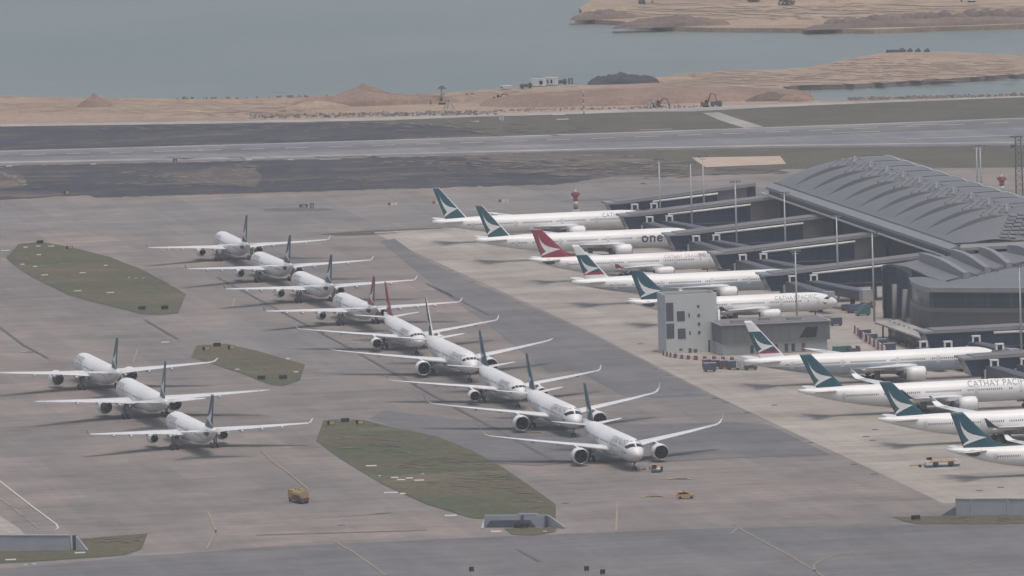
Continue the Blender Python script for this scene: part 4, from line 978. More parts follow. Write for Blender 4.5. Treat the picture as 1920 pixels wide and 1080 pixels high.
roof = mb.build('vaulted_roof', M['roofmetal'], term)
for k in range(nb + 1):                                    # seams between the bays on the crown
    v = vb[k]; mb = MB(); mb.tube([TL(u, v, archz(u, v) + .1) for u in us[14:27]], .12, 5); mb.build('roof_seam', M['roofdark'], roof)
for k in range(nb):
    a, b_ = vb[k], vb[k + 1]; mb = MB()
    mb.tube([TL(TU + HALF + 4, a + (b_ - a) * i / 6, roofz(TU + HALF + 4, a + (b_ - a) * i / 6, i / 6) + .12) for i in range(7)], .15, 5)
    mb.build('ridge_trim', M['frame_white'], roof)
for k in range(nb):
    a, b_ = vb[k], vb[k + 1]; mb = MB(); h_of = lambda u, v: roofz(u, v, (v - a) / (b_ - a)) + .12
    for i in range(7):                                     # rows of roof lights, a lozenge in every bay
        f = .1 + .8 * i / 6; v = a + (b_ - a) * f; cnt = (2, 3, 3, 4, 3, 3, 2)[i]
        for j in range(cnt):
            u = TU + 15 + (6 - i) * 1.3 + j * 2.7
            c1 = Vector(TL(u, v, h_of(u, v))); mb.box(c1, (2.0, 1.7, .45)); mb.box(c1 + Vector((0, -1.15, .12)), (2.1, .7, .55), 1)
    mb.build('skylight', [M['skylight'], M['panel_light']], roof)
    mb = MB(); n_ = 6
    mb.tube([TL(TU + 22 + 4.5 * i / n_, b_ - 2 - (b_ - a - 5) * i / n_, h_of(TU + 22 + 4.5 * i / n_, b_ - 2 - (b_ - a - 5) * i / n_) + .25) for i in range(n_ + 1)], .4, 6); mb.build('roof_duct', M['roofrim'], roof)
# eave: gutter, fascia, soffit, bracket row
E0, E1 = TV0 - .5, TV1 + 3
mb = MB(); mb.hexa([TL(TU - .2, E1, ZE - .1), TL(TU + .8, E1, ZE - .1), TL(TU + .8, E0, ZE - .1), TL(TU - .2, E0, ZE - .1), TL(TU - .2, E1, ZE + .35), TL(TU + .8, E1, ZE + .35), TL(TU + .8, E0, ZE + .35), TL(TU - .2, E0, ZE + .35)]); mb.build('gutter', M['roofdark'], term)
mb = MB(); ea = []
for v in (E1, E0): ea.append([TL(TU - .2, v, ZE + .2), TL(TU - 2.6, v, ZE - .9), TL(TU - 2.6, v, ZE - 1.8), TL(TU + 1, v, ZE - 1.4)])
mb.rings(ea, smooth=False); mb.build('eave_fascia', M['roofrim'], term)
mb = MB(); mb.hexa([TL(TU - 1.6, E1, ZE - 3.4), TL(TU + 5, E1, ZE - 3.0), TL(TU + 5, E0, ZE - 3.0), TL(TU - 1.6, E0, ZE - 3.4), TL(TU - 1.6, E1, ZE - 1.85), TL(TU + 5, E1, ZE - 1.6), TL(TU + 5, E0, ZE - 1.6), TL(TU - 1.6, E0, ZE - 1.85)]); mb.build('soffit', M['steel_dark'], term)
mb = MB(); v = E0 - 6
while v < TV1 - 6:
    c1 = TL(TU - 2.4, v, ZE - 3.5); mb.box(c1, (.5, 2.2, .45)); v += 3.1
mb.build('bracket_row', M['frame_white'], term)
mb = MB(); mb.tube([TL(TU - 2.2, E0 - 7, ZE - 3.85), TL(TU - 2.2, TV1 - 6, ZE - 3.85)], .22, 6); mb.build('eave_beam', M['steel'], term)
mb = MB(); mb.hexa([TL(TU + 4.5, E1, 0), TL(TU + 55, E1, 0), TL(TU + 55, TV0 + 2, 0), TL(TU + 4.5, TV0 + 2, 0), TL(TU + 3.5, E1, ZE - 2.9), TL(TU + 55, E1, ZE - 2.9), TL(TU + 55, TV0 + 2, ZE - 2.9), TL(TU + 3.5, TV0 + 2, ZE - 2.9)]); mb.build('glass_wall', M['curtain'], term)
# near edge of the vault, turned towards the hall
mb = MB(); ea = []
for u in (TU - .2, TU + 120): ea.append([TL(u, TV1 - .4, ZE + .3), TL(u, TV1 + 3.0, ZE - .6), TL(u, TV1 + 3.0, ZE - 1.5), TL(u, TV1 - 1, ZE - 1.2)])
mb.rings(ea, smooth=False); mb.build('end_fascia', M['roofrim'], term)
mb = MB(); mb.tube([TL(TU - .3, TV1 - .3, ZE + .4), TL(TU + 120, TV1 - .3, ZE + .4)], .3, 6); mb.build('end_gutter', M['roofdark'], term)
# vault continues to the right of the frame
mb = MB(); vs_ = []
for j in range(12):
    v = TV1 - j * 6
    for i in range(12): u = TU + 76 + i * 6; vs_.append(TL(u, v, ZE + 2.5 * (j / 11) ** .6))
mb.add(vs_, [(j * 12 + i, j * 12 + i + 1, (j + 1) * 12 + i + 1, (j + 1) * 12 + i) for j in range(11) for i in range(11)], 0, True); mb.build('side_roof', M['roofmetal'], term)
mb = MB(); mb.hexa([TL(TU + 55.5, TV1 + 1, 0), TL(TU + 140, TV1 + 1, 0), TL(TU + 140, TV1 - 65, 0), TL(TU + 55.5, TV1 - 65, 0), TL(TU + 55.5, TV1 + 1, ZE - 1.5), TL(TU + 140, TV1 + 1, ZE - 1.5), TL(TU + 140, TV1 - 65, ZE + 1.8), TL(TU + 55.5, TV1 - 65, ZE + 1.8)]); mb.build('side_wall', M['curtain'], term)
# lower hall roof: sloping from under the eave, with curved box ribs
HZ = 17.0
pl = lambda px, py, z: (lambda a: TL(a[0], a[1], z))(uv(px, py, z))
mb = MB()
edge_top = [(1640, 499, 15.8), (1690, 493.5, 16.4), (1735, 486, 17), (1800, 478, 17.2), (1860, 474, 17.2), (1990, 466, 17.2)]
left_curve = [(1690, 494, 16.4), (1720, 503, 16.2), (1745, 512, 16.0), (1765, 521, 15.8), (1775, 527, 15.6)]
near = [(1775, 527, 15.6), (1815, 518, 15.9), (1850, 509, 16.0), (1885, 500, 16.1), (1920, 491, 16.2), (1990, 474, 16.3)]
def ribbon(mb, A, B, mi=0, th=.5):
    n = len(A); vs_ = [pl(*p) for p in A] + [pl(*p) for p in B]
    low = [(x, y, z - th) for x, y, z in vs_]
    mb.add(vs_ + low, [(i, i + 1, n + i + 1, n + i) for i in range(n - 1)] + [(2 * n + i + 1, 2 * n + i, 3 * n + i, 3 * n + i + 1) for i in range(n - 1)] + [(n + i, n + i + 1, 3 * n + i + 1, 3 * n + i) for i in range(n - 1)], mi)
ribbon(mb, [(1693, 492.5, 16.4), (1735, 484, 17.1), (1775, 480, 17.2), (1812, 477, 17.2), (1860, 473, 17.2), (1990, 465, 17.2)], near)
# left wing of that roof, swept back to the first pier
ribbon(mb, [(1693, 492.5, 16.4), (1700, 494, 16.4), (1706, 497, 16.3), (1720, 502, 16.2), (1745, 511.5, 16.0), (1775, 526.8, 15.6)], [(1655, 497, 16.2), (1672, 495.5, 16.2), (1700, 500, 16.1), (1722, 509, 15.9), (1742, 519, 15.7), (1771, 529, 15.5)])
lroof = mb.build('hall_roof', M['roofmetal'], term)
for i, (a, b_, h) in enumerate((((1728, 478), (1812, 520), 2.3), ((1787, 472), (1852, 510), 2.2), ((1840, 467), (1892, 501), 2.2), (1 and (1893, 464), (1950, 486), 2.2))):
    p0, p1 = Vector(pl(a[0], a[1], 18.4)), Vector(pl(b_[0], b_[1], 15.9)); d = (p1 - p0); sd_ = Vector((-d.y, d.x, 0)).normalized() * .85; rs = []
    for k in range(11):
        s = k / 10; c1 = p0 + d * s; bz = 17.3 - 1.5 * s; top = bz + 1.5 + 1.0 * math.sin(math.pi * min(1, s * .95 + .1))
        c1.z = 0; rs.append([c1 - sd_ + Vector((0, 0, bz - .6)), c1 + sd_ + Vector((0, 0, bz - .6)), c1 + sd_ + Vector((0, 0, top)), c1 - sd_ + Vector((0, 0, top))])
    mb = MB(); mb.rings([[tuple(q_) for q_ in r_] for r_ in rs], smooth=False); mb.build('roof_rib', M['roofrim'], lroof)
mb = MB()
for i in range(5):
    x0 = 1812 + i * 38; mb.tube([pl(x0 + 18 - 38 + 6, 503 - i * 9.3, 16.75), pl(x0 + 22, 518 - i * 9.3, 16.05)], .14, 5)
mb.tube([pl(1775, 526.5, 15.75), pl(1990, 473.5, 16.45)], .2, 5)
mb.build('roof_seam', M['roofdark'], lroof)
mb = MB()   # flat outer roof with its pale rim
outer = [(1706, 521), (1708, 526), (1716, 532), (1728, 537), (1742, 540), (1800, 540.5), (1990, 541)]
inner = [(1712, 519.5), (1730, 519), (1745, 521), (1760, 524), (1778, 526.5), (1830, 514), (1990, 474)]
ribbon(mb, [(x, y, 15.5) for x, y in inner], [(x, y, 15.5) for x, y in outer], 0, .2); mb.build('flat_roof', M['roofmetal'], term)
mb = MB(); lo = [pl(x, y, 15.7) for x, y in outer]; n = len(lo)
mb.add([(x, y, z + .15) for x, y, z in lo] + [(x, y, z - 1.2) for x, y, z in lo] + [(x + .0, y + 1.6, z + .15) for x, y, z in lo], [(i, i + 1, n + i + 1, n + i) for i in range(n - 1)] + [(2 * n + i, 2 * n + i + 1, i + 1, i) for i in range(n - 1)]); mb.build('roof_rim', M['roofrim'], term)
def wall_strip(name, pts2, z0, z1, mat, inset=0.0, lean=0.0):
    mb = MB(); vs_ = []
    for (x, y) in pts2: vs_ += [(x, y + inset, z0), (x, y + inset + lean, z1)]
    mb.add(vs_, [(2 * i, 2 * i + 2, 2 * i + 3, 2 * i + 1) for i in range(len(pts2) - 1)]); return mb.build(name, M[mat], term)
fac = [pl(x, y, 15.5)[:2] for x, y in ((1707, 523), (1712, 529), (1724, 535), (1745, 539.5), (1800, 540.2), (1990, 540.7))]
wall_strip('hall_glazing', fac, 9.6, 14.6, 'curtain_blue', 1.6)
wall_strip('hall_spandrel', fac, 8.4, 9.6, 'panel_brown', 1.2)
wall_strip('hall_wall', fac, 2.0, 8.4, 'panel', 2.0, -.4)
mb = MB(); vs_ = [(x, y + 1.2, 9.6) for x, y in fac] + [(x, y + 2.4, 9.6) for x, y in fac]; n = len(fac); mb.add(vs_, [(i, i + 1, n + i + 1, n + i) for i in range(n - 1)]); mb.build('sill_ledge', M['roofrim'], term)
wall_strip('undercroft', fac, 0, 2.2, 'steel_dark', 3.5)
for k in range(9):
    x, y = fac[3][0] + 4 + k * 3.2, fac[3][1] + 1.45 - k * .0
    b = MB(); b.box((x, y, 12.1), (.18, .25, 5.0)); b.build('mullion', M['steel_dark'], term)
# tall curved west glazing between the pier and the hall
cw = [uv(1655, 500, 15.6), uv(1668, 499, 15.6), uv(1684, 501, 15.6), uv(1696, 508, 15.6), uv(1708, 520, 15.6)]
cwl = [TL(a, b_, 0)[:2] for a, b_ in smoothpoly([cw[0], cw[1], cw[2], cw[3], cw[4]], 5)[:21]]
wall_strip('curved_glazing', cwl, 0, 15.4, 'curtain_blue', .6)
for x0, y0, x1, y1 in ((1657, 532, 1677, 612), (1674, 540, 1692, 622)):
    a = Vector(pl(x0, y0, 12.5)); b_ = Vector(TL(*uv(x1, y1 + 8, 0), 0)); mb = MB(); mb.tube([tuple(b_), (a.x, b_.y + .5, 13.5)], [.55, .8], 8); mb.build('slanted_column', M['panel_brown'], term)
for (x0, y0, w_, h, z) in ((1718, 548, 3.2, 3.0, 12.2), (1712, 592, 2.0, 4.2, 5.0)):
    c1 = pl(x0, y0, z); mb = MB(); mb.box((c1[0], fac[1][1] - .2 if z > 9 else fac[1][1] - .6, z), (w_, .3, h))
    for k in range(3): mb.box((c1[0] - w_ / 2 + (k + .5) * w_ / 3, (fac[1][1] - .2 if z > 9 else fac[1][1] - .6) - .2, z), (.15, .1, h), 1)
    mb.build('bright_pane', [M['bwhite'], M['steel_dark']], term)

# ------------------------------------------------------------------ boarding piers and jet bridges
def pier(v, u0, u1, label, z_end=9.5, z_in=13.6, zb=4.4, grey=(96, 108)):
    p = W(u0, v); t = thing('boarding_pier', label, 'boarding pier', (p.x, p.y, 0), GA, 'boarding piers reaching from the terminal to the gates'); L = u1 - u0; D = 9.0
    zt = lambda x: z_end + (z_in - z_end) * max(0, min(1, (x - 3) / (L - 3)))
    mb = MB(); mb.rings([[(x, -.9, zt(x) - .55), (x, D + .9, zt(x) - .55), (x, D + .9, zt(x)), (x, -.9, zt(x))] for x in [-1.2 + (L + 1.2) * i / 10 for i in range(11)]], smooth=False); mb.build('roof', M['roofrim'], t)
    mb = MB(); mb.rings([[(x, -.2, zt(x) + .02), (x, D + .2, zt(x) + .02), (x, D + .2, zt(x) + .3), (x, -.2, zt(x) + .3)] for x in [2 + (L - 2) * i / 10 for i in range(11)]], smooth=False); mb.build('roof_deck', M['panel_brown'], t)
    mb = MB(); f = lambda x, z: [(x, 0, zb), (x, D, zb), (x, D, z - .5), (x, 0, z - .5)]
    mb.rings([[(1.6, 0, zb), (1.6, D, zb), (-.6, D, zt(0) - .5), (-.6, 0, zt(0) - .5)]] + [f(x, zt(x)) for x in [3 + (L - 3) * i / 8 for i in range(9)]], smooth=False); mb.build('glazed_wall', M['curtain'], t)
    g0, g1 = grey[0] - u0, grey[1] - u0
    mb = MB(); mb.hexa([(g0, -.15, zb - .05), (g1, -.15, zb - .05), (g1, .4, zb - .05), (g0, .4, zb - .05), (g0, -.15, zt(g0) - .6), (g1, -.15, zt(g1) - .6), (g1, .4, zt(g1) - .6), (g0, .4, zt(g0) - .6)]); mb.build('metal_panel', M['panel'], t)
    mb = MB(); mb.tube([(14 + (5 if L > 80 else 0), -1.1, zt(14) - 1.1), (g0, -1.1, zt(g0) - 1.3)], .36, 6); mb.build('light_strip', M['frame_white'], t)
    mb = MB(); mb.tube([(4, -.25, zb + 1.2), (g0, -.25, zb + 1.3)], .14, 5); mb.build('rail', M['panel'], t)
    for x in (6, 20, 34, 46):
        if x < L: b = MB(); b.box((x, D / 2, zb / 2), (1.4, 2.6, zb)); b.build('column', M['panel'], t)
    return t
def jetbridge(u, v, du, dv, label, z=4.6):
    p = W(u, v); t = thing('jet_bridge', label, 'jet bridge', (p.x, p.y, 0), GA, 'jet bridges at the gates'); e = (du, -dv)
    ln = math.hypot(*e); dx, dy = e[0] / ln, e[1] / ln; nx, ny = -dy, dx
    mb = MB(); mb.lathe([(z - .6, .05), (z - .6, 2.0), (z + 2.5, 2.0), (z + 2.7, .05)], (0, 0, 0), 16, 'z', smooth=False); mb.build('rotunda', M['steel_dark'], t)
    mb = MB(); rs = []
    for s, w_, zz in ((2.0, 1.55, z), (ln * .5, 1.55, z - .3), (ln * .5, 1.85, z - .35), (ln - 1, 1.85, z - .7)):
        cx, cy2 = dx * s, dy * s; rs.append([(cx - nx * w_, cy2 - ny * w_, zz - .3), (cx + nx * w_, cy2 + ny * w_, zz - .3), (cx + nx * w_, cy2 + ny * w_, zz + 2.4), (cx + nx * w_ * .5, cy2 + ny * w_ * .5, zz + 2.75), (cx - nx * w_ * .5, cy2 - ny * w_ * .5, zz + 2.75), (cx - nx * w_, cy2 - ny * w_, zz + 2.4)])
    mb.rings(rs, smooth=False); mb.build('tunnel', M['tunnel'], t)
    mb = MB(); mb.box((dx * ln, dy * ln, z + .5), (3.2, 3.4, 3.2), 0, math.atan2(dy, dx), taper=.92); mb.build('cab', M['steel'], t)
    mb = MB(); s = ln * .75; c1 = (dx * s, dy * s); mb.box((c1[0], c1[1], 1.9), (1.2, 1.2, 3.8)); mb.box((c1[0], c1[1], .5), (1.2, 3.0, .6)); mb.build('drive_leg', M['steel_dark'], t)
    mb = MB()
    for sx in (-.95, .95): mb.box((sx, -1.9, z + 3.5), (.5, .5, 1.7))
    mb.box((0, -1.9, z + 4.3), (2.4, .6, .4)); mb.box((0, -1.2, z + 4.35), (2.3, 1.6, .25)); mb.build('white_frame', M['frame_white'], t)
    mb = MB(); mb.box((0, -1.3, z + 3.4), (2.0, 1.0, 2.0)); mb.build('glazed_box', M['glass'], t)
    mb = MB(); mb.box((-2.6, -1.6, z - .4), (.5, .5, 4.4)); mb.build('white_post', M['steel'], t)
    return t
PI = [('farthest boarding pier, beyond the nose of the farthest gate airliner', -262, 80.5, 0), ('second boarding pier from the far end, in front of the farthest gate airliner', -208, 75, 1), ('third boarding pier from the far end, in front of the oneworld airliner', -125, 73.8, 1), ('fourth boarding pier, its end over the nose of the red-finned gate airliner', -47.5, 73, 1), ('fifth boarding pier with open apron and a column beneath it', 35.9, 71.2, 1)]
NM = ['farthest', 'second', 'third', 'fourth', 'fifth']
for i, (lab, v, u0, n_) in enumerate(PI):
    pier(v, u0, 129.5, lab, grey=(116.5, 126.5) if i < 4 else (108, 116))
    jetbridge(u0 + 7.5, v + 1.5, 4.0, 34, 'jet bridge nearer the end of the %s boarding pier' % NM[i])
    jetbridge(u0 + 14, v + 1.5, 9.0, 33, 'jet bridge nearer the terminal on the %s boarding pier' % NM[i])
pier(325, 67, 150, 'nearest boarding pier, at the right edge over the nose of a gate airliner', z_in=11.6, grey=(140, 146))
jetbridge(74, 326.5, 5, 33, 'jet bridge nearer the end of the nearest boarding pier')
jetbridge(82.5, 326.5, 10, 33, 'jet bridge nearer the terminal on the nearest boarding pier')
u_, v_ = uv(1738, 622, 8.8)
pier(v_, u_, u_ + 90, 'boarding pier below the glazed hall, beyond the white-topped fin airliner', z_end=8.8, z_in=9.2, zb=2.5, grey=(u_ + 84, u_ + 88))
for i, (x, y) in enumerate(((1729, 648), (1775, 648), (1828, 643), (1872, 658))):
    uu, vv = uv(x, y + 1, 5.5)
    jetbridge(uu, vv, 6 if i > 1 else 1, 20, ('small jet bridge at the left end of the pier under the hall', 'second small jet bridge from the left under the hall', 'jet bridge with long sloping tunnel under the hall', 'jet bridge nearest the right edge under the hall')[i], z=2.6 if i < 2 else 3.4)
# covered ramp beside the hall
a, b_ = pt(1640, 604, 4.5), pt(1726, 634, 4.5)
t = thing('covered_walkway', 'pale brown covered walkway roof with dark dots beside the curved glazing', 'walkway', (a.x, a.y, 0)); d = b_ - a; n_ = Vector((-d.y, d.x, 0)).normalized() * 6.5
if n_.y < 0: n_ = -n_
mb = MB(); mb.hexa([(0, 0, 4.1), (d.x, d.y, 4.1), (d.x + n_.x, d.y + n_.y, 4.1), (n_.x, n_.y, 4.1), (0, 0, 4.6), (d.x, d.y, 4.6), (d.x + n_.x, d.y + n_.y, 5.0), (n_.x, n_.y, 5.0)]); mb.build('roof', M['road'], t)
for k in range(9): b = MB(); s = (k + .6) / 9.4; b.box((d.x * s + n_.x * .55, d.y * s + n_.y * .55, 4.95), (.45, .8, .25)); b.build('vent', M['steel_dark'], t)
for k in range(6): b = MB(); s = (k + .5) / 6; b.tube([(d.x * s + n_.x * .2, d.y * s + n_.y * .2, 0), (d.x * s + n_.x * .2, d.y * s + n_.y * .2, 4.2)], .25, 8); b.build('column', M['steel_dark'], t)
mb = MB(); mb.hexa([(d.x * .05 + n_.x * .5, d.y * .05 + n_.y * .5, 0), (d.x + n_.x * .5, d.y + n_.y * .5, 0), (d.x + n_.x * .8, d.y + n_.y * .8, 0), (n_.x * .8, n_.y * .8, 0), (d.x * .05 + n_.x * .5, d.y * .05 + n_.y * .5, 4.05), (d.x + n_.x * .5, d.y + n_.y * .5, 4.05), (d.x + n_.x * .8, d.y + n_.y * .8, 4.05), (n_.x * .8, n_.y * .8, 4.05)]); mb.build('back_wall', M['curtain'], t)

# ------------------------------------------------------------------ grey tower block and low building
p = pt(1250, 664); t = thing('tower_block', 'plain pale grey four storey block with dark louvre panels standing on the apron', 'building', (p.x, p.y, 0.03), GA)
TW, TH = 15.0, 16.2
mb = MB(); mb.box((TW / 2, 6, TH / 2), (TW, 12, TH)); mb.build('wall', M['greywall'], t)
mb = MB()
for c1, dm in (((TW / 2, .15, TH + .35), (TW + .1, .3, .7)), ((TW / 2, 11.85, TH + .35), (TW + .1, .3, .7)), ((.15, 6, TH + .35), (.3, 11.4, .7)), ((TW - .15, 6, TH + .35), (.3, 11.4, .7))): mb.box(c1, dm)
mb.build('parapet', M['greywall'], t)
mb = MB(); mb.box((TW / 2, 6, TH + .1), (TW - .7, 11.3, .2)); mb.build('roof', M['panel_brown'], t)
sy = lambda py: (668 - 4 - py) / 6.6
for name, x0, x1, y0, y1, mat in (('louvre', .15, 2.3, 567, 602, 'louvre'), ('louvre', .15, 2.4, 607, 635, 'louvre'), ('louvre', 3.3, 5.6, 584, 603, 'louvre'), ('louvre', 3.4, 5.7, 617, 636.5, 'louvre'), ('slit_window', 6.7, 7.0, 589, 597, 'glass'), ('slit_window', 6.8, 7.1, 622, 630, 'glass'), ('window', 9.2, 9.9, 574, 579, 'louvre'), ('window', 9.3, 10.0, 591, 597, 'louvre'), ('window', 9.3, 10.0, 607, 613, 'louvre'), ('window', 9.3, 10.0, 623, 629, 'louvre'), ('vent', 3.7, 4.6, 655, 658.5, 'louvre'), ('door', 6.4, 7.3, 655, 664, 'louvre'), ('door', 7.9, 8.9, 657, 664, 'louvre'), ('tall_recess', 12.2, 12.7, 641, 664, 'louvre')):
    mb = MB(); z0, z1 = max(.02, sy(y1)), sy(y0); mb.box(((x0 + x1) / 2, -.04, (z0 + z1) / 2), (x1 - x0, .1, z1 - z0)); o = mb.build(name, M[mat], t)
    if name in ('louvre',):
        mb = MB()
        for k in range(1, 6): mb.box(((x0 + x1) / 2, -.1, z0 + (z1 - z0) * k / 6), (x1 - x0, .05, .07))
        mb.build('slat', M['panel'], o)
mb = MB(); mb.tube([(TW + .5, -.2, 0), (TW + .5, -.2, TH * .75)], .3, 8); mb.build('downpipe', M['frame_white'], t)
p = pt(1355, 668); t = thing('low_building', 'low flat green-grey building beside the tower block with pale ground floor', 'building', (p.x, p.y, .03), GA)
LW = 31.5
mb = MB(); mb.box((LW / 2, 9, 6.0), (LW, 17, 5.2)); mb.build('upper_wall', M['greenwall'], t)
mb = MB(); mb.box((LW / 2, 9.6, 1.7), (LW - 1, 15, 3.4)); mb.build('ground_floor_wall', M['greywall'], t)
mb = MB(); mb.box((LW / 2, 9, 8.75), (LW + .8, 17.8, .3)); mb.build('roof', M['steel'], t)
mb = MB(); mb.box((LW / 2, 9, 8.97), (LW - .8, 16, .16)); mb.build('roof_deck', M['panel_brown'], t)
for x, y, w_ in ((6, 4, 5), (14, 8, 3), (22, 5, 4)): mb = MB(); mb.box((x, y, 9.4), (w_, 2, .8)); mb.build('roof_unit', M['roofrim'], t)
mb = MB(); mb.prof([(22.6, 4.3), (27.4, 4.3), (28.0, 7.2), (24.5, 7.2)], .38, .52); mb.build('dark_panel', M['glass'], t)
for x in (9, 11.5, 13.5, 16, 19, 21, 24): b = MB(); b.box((x, 2.02, 1.4), (1.0, .15, 2.2)); b.build('door', M['louvre' if x % 2 else 'bred'], t)
mb = MB()
for k in range(12): mb.box((1.3 + k * 2.62, .44, 6.0), (.1, .1, 5.1))
mb.build('cladding_rib', M['panel'], t)

# ------------------------------------------------------------------ retaining walls of the vehicle underpasses
def blast_wall(name, label, px0, px1, py, h, parts):
    a, b_ = pt(px0, py), pt(px1, py); d = b_ - a; L = d.length; t = thing(name, label, 'retaining wall', (a.x, a.y, 0.03), math.atan2(d.y, d.x)); parts(t, L, h); return t
def p_left(t, L, h):
    mb = MB(); mb.box((L / 2 - 20, .5, h / 2), (L + 40, 1.0, h)); mb.build('face', M['wall_blue'], t)
    mb = MB(); mb.box((L / 2 - 20, .5, h + .12), (L + 40, 1.3, .24)); mb.build('coping', M['steel'], t)
    mb = MB(); mb.prof([(L + 1.5, 0), (L + 4.4, 0), (L + 1.5, h)], .2, 1.2); mb.build('wing_wall', M['wall_blue'], t)
    mb = MB(); mb.box((L + .9, 1.6, h / 2), (1.0, 1.0, h)); mb.build('recess', M['louvre'], t)
blast_wall('retaining_wall', 'pale blue-grey retaining wall with sloped end at the bottom left corner', 0, 131, 1033, 3.6, p_left)
def p_right(t, L, h):
    mb = MB(); mb.box((L / 2 + 25, .5, h / 2), (L + 50, 1.0, h)); mb.build('face', M['wall_blue'], t)
    mb = MB(); mb.box((L / 2 + 25, .5, h + .12), (L + 50, 1.3, .24)); mb.build('coping', M['road'], t)
    for k in range(8): b = MB(); b.box((4 + k * 9, -.05, h / 2), (.5, .2, h)); b.build('buttress', M['steel'], t)
    mb = MB(); mb.hexa([(-3.6, -1, 0), (0, -1, 0), (0, 9, 0), (-3.6, 18, 0), (-3.2, -.5, .3), (0, -.5, h * .55), (0, 9, h * .55), (-3.2, 17.5, .8)]); mb.build('sloped_end', M['louvre'], t)
blast_wall('retaining_wall', 'long pale blue-grey retaining wall at the right edge below the nearest gate airliner', 1792, 1920, 967, 3.9, p_right)
def p_mid(t, L, h):
    mb = MB(); mb.box((L / 2, 1.0, h / 2), (L, .9, h)); mb.box((L * .68, .95, h + .15), (L * .3, .8, .5)); mb.build('face', M['wall_blue'], t)
    mb = MB(); mb.prof([(.4, 0), (L - 3, 0), (L - 4.5, h * .62), (1.6, h * .58)], -.4, .5); mb.build('lower_wall', M['louvre'], t)
    mb = MB(); mb.hexa([(-.1, .6, 0), (1.0, -4, 0), (.2, -4, 0), (-3.6, 14, 0), (-.1, .6, h * .8), (1.0, -4, .3), (.2, -4, .3), (-3.6, 14, .5)]); mb.build('wing_wall', M['wall_blue'], t)
    mb = MB(); mb.hexa([(L, .5, 0), (L + 5.0, -3, 0), (L + 5.0, -2.4, 0), (L, 1.4, 0), (L, .5, h), (L + 5.0, -3, .35), (L + 5.0, -2.4, .35), (L, 1.4, h)]); mb.build('wing_wall', M['wall_blue'], t)
    for x in (L * .6, L * .98): b = MB(); b.prof([(x - .3, 0), (x + .3, 0), (x + .2, h), (x - .1, h)], -.9, .5); b.build('fin_wall', M['louvre'], t)
    mb = MB(); mb.box((L * .55, -1.0, .55), (1.9, 1.0, 1.1)); mb.build('opening', M['dark'], t)
blast_wall('retaining_wall', 'pale angular retaining wall with dark recess at the lower tip of the large grass island', 908, 1027, 989, 2.9, p_mid)

# ------------------------------------------------------------------ masts, towers, poles
def mast(px, ytop, h, label, heads=True):
    # base found so that the mast top has its real height above the apron
    lo, hi = 0, 400
    for _ in range(40):
        m_ = (lo + hi) / 2; c = pt(px, ytop + m_)
        if (c - CPOS).dot(_fw) and m_ < h * F_PX / (c - CPOS).dot(_fw): lo = m_
        else: hi = m_
    c = pt(px + 1.5, ytop + lo); t = thing('light_mast', label, 'light mast', (c.x, c.y, 0), GA, 'apron floodlight masts')
    mb = MB(); mb.tube([(0, 0, 0), (0, 0, h)], [.36, .2], 8); mb.build('pole', M['steel'], t)
    mb = MB(); mb.box((0, 0, h), (3.4, .4, .25)); mb.box((0, 0, h - .8), (2.0, .3, .2)); mb.build('crossarm', M['steel'], t)
    for k in (-1.4, -.5, .5, 1.4): b = MB(); b.box((k, -.2, h + .3), (.5, .5, .4), taper=.8); b.build('floodlight', M['steel_dark'], t)
    return t
for px, yt, lab in ((1238, 300, 'leftmost light mast, standing clear against the tarmac left of the others'), (1297, 306, 'light mast left of the pale bare ground patch, second from left'), (1320, 294, 'light mast whose head overlaps the pale bare ground patch'), (1381, 341, 'light mast just left of the terminal eave corner'), (1473, 362, 'light mast crossing the piers beneath the terminal eave'), (1494, 470, 'light mast in front of the airliner with its name behind the pole'), (1571, 405, 'light mast at the nose of the airliner behind the grey tower'), (1638, 437, 'light mast beside the slanted terminal columns'), (1914, 500, 'light mast in front of the glazed hall at the right edge')): mast(px, yt, 26.0, lab)
mast(1832, 274, 20.0, 'left one of two faint thin masts beyond the terminal roof'); mast(1839, 275, 20.0, 'right one of two faint thin masts beyond the terminal roof')
def beacon(px, py, label, h=5.2):
    c = pt(px, py); t = thing('beacon_tower', label, 'beacon tower', (c.x, c.y, 0))
    mb = MB(); mb.box((0, 0, .6), (2.4, 2.4, 1.2)); mb.build('base', M['bwhite'], t)
    for k in range(3): b = MB(); b.tube([(0, 0, 1.2 + k * 1.35), (0, 0, 2.55 + k * 1.35)], .85, 12); b.build('band', M['bred' if k % 2 == 0 else 'bwhite'], t)
    mb = MB(); mb.lathe([(5.2, .05), (5.2, .8), (5.7, 1.1), (7.0, 1.1), (7.2, .05)], (0, 0, 0), 14, 'z', smooth=False); mb.build('drum', M['bred'], t)
    for a in range(4): b = MB(); b.box((1.25 * math.cos(a * 1.57), 1.25 * math.sin(a * 1.57), 6.3), (.6, .6, .8)); b.build('lamp', M['bred'], t)
    mb = MB(); mb.lathe([(7.2, .4), (7.6, .35), (7.9, .05)], (0, 0, 0), 10, 'z'); mb.build('dome', M['bwhite'], t)
beacon(1080, 399, 'red and white banded beacon tower standing left of the farthest pier')
beacon(1879, 370, 'red and white banded beacon tower beyond the terminal roof at right')
c = pt(1912, 385); t = thing('lattice_tower', 'tall dark lattice tower cut by the right edge beyond the terminal', 'lattice tower', (c.x, c.y, 0))
mb = MB()
for sx, sy_ in ((-1, -1), (1, -1), (1, 1), (-1, 1)): mb.tube([(sx * 1.2, sy_ * 1.2, 0), (sx * .9, sy_ * .9, 23)], .16, 5)
mb.build('leg_frame', M['steel_dark'], t)
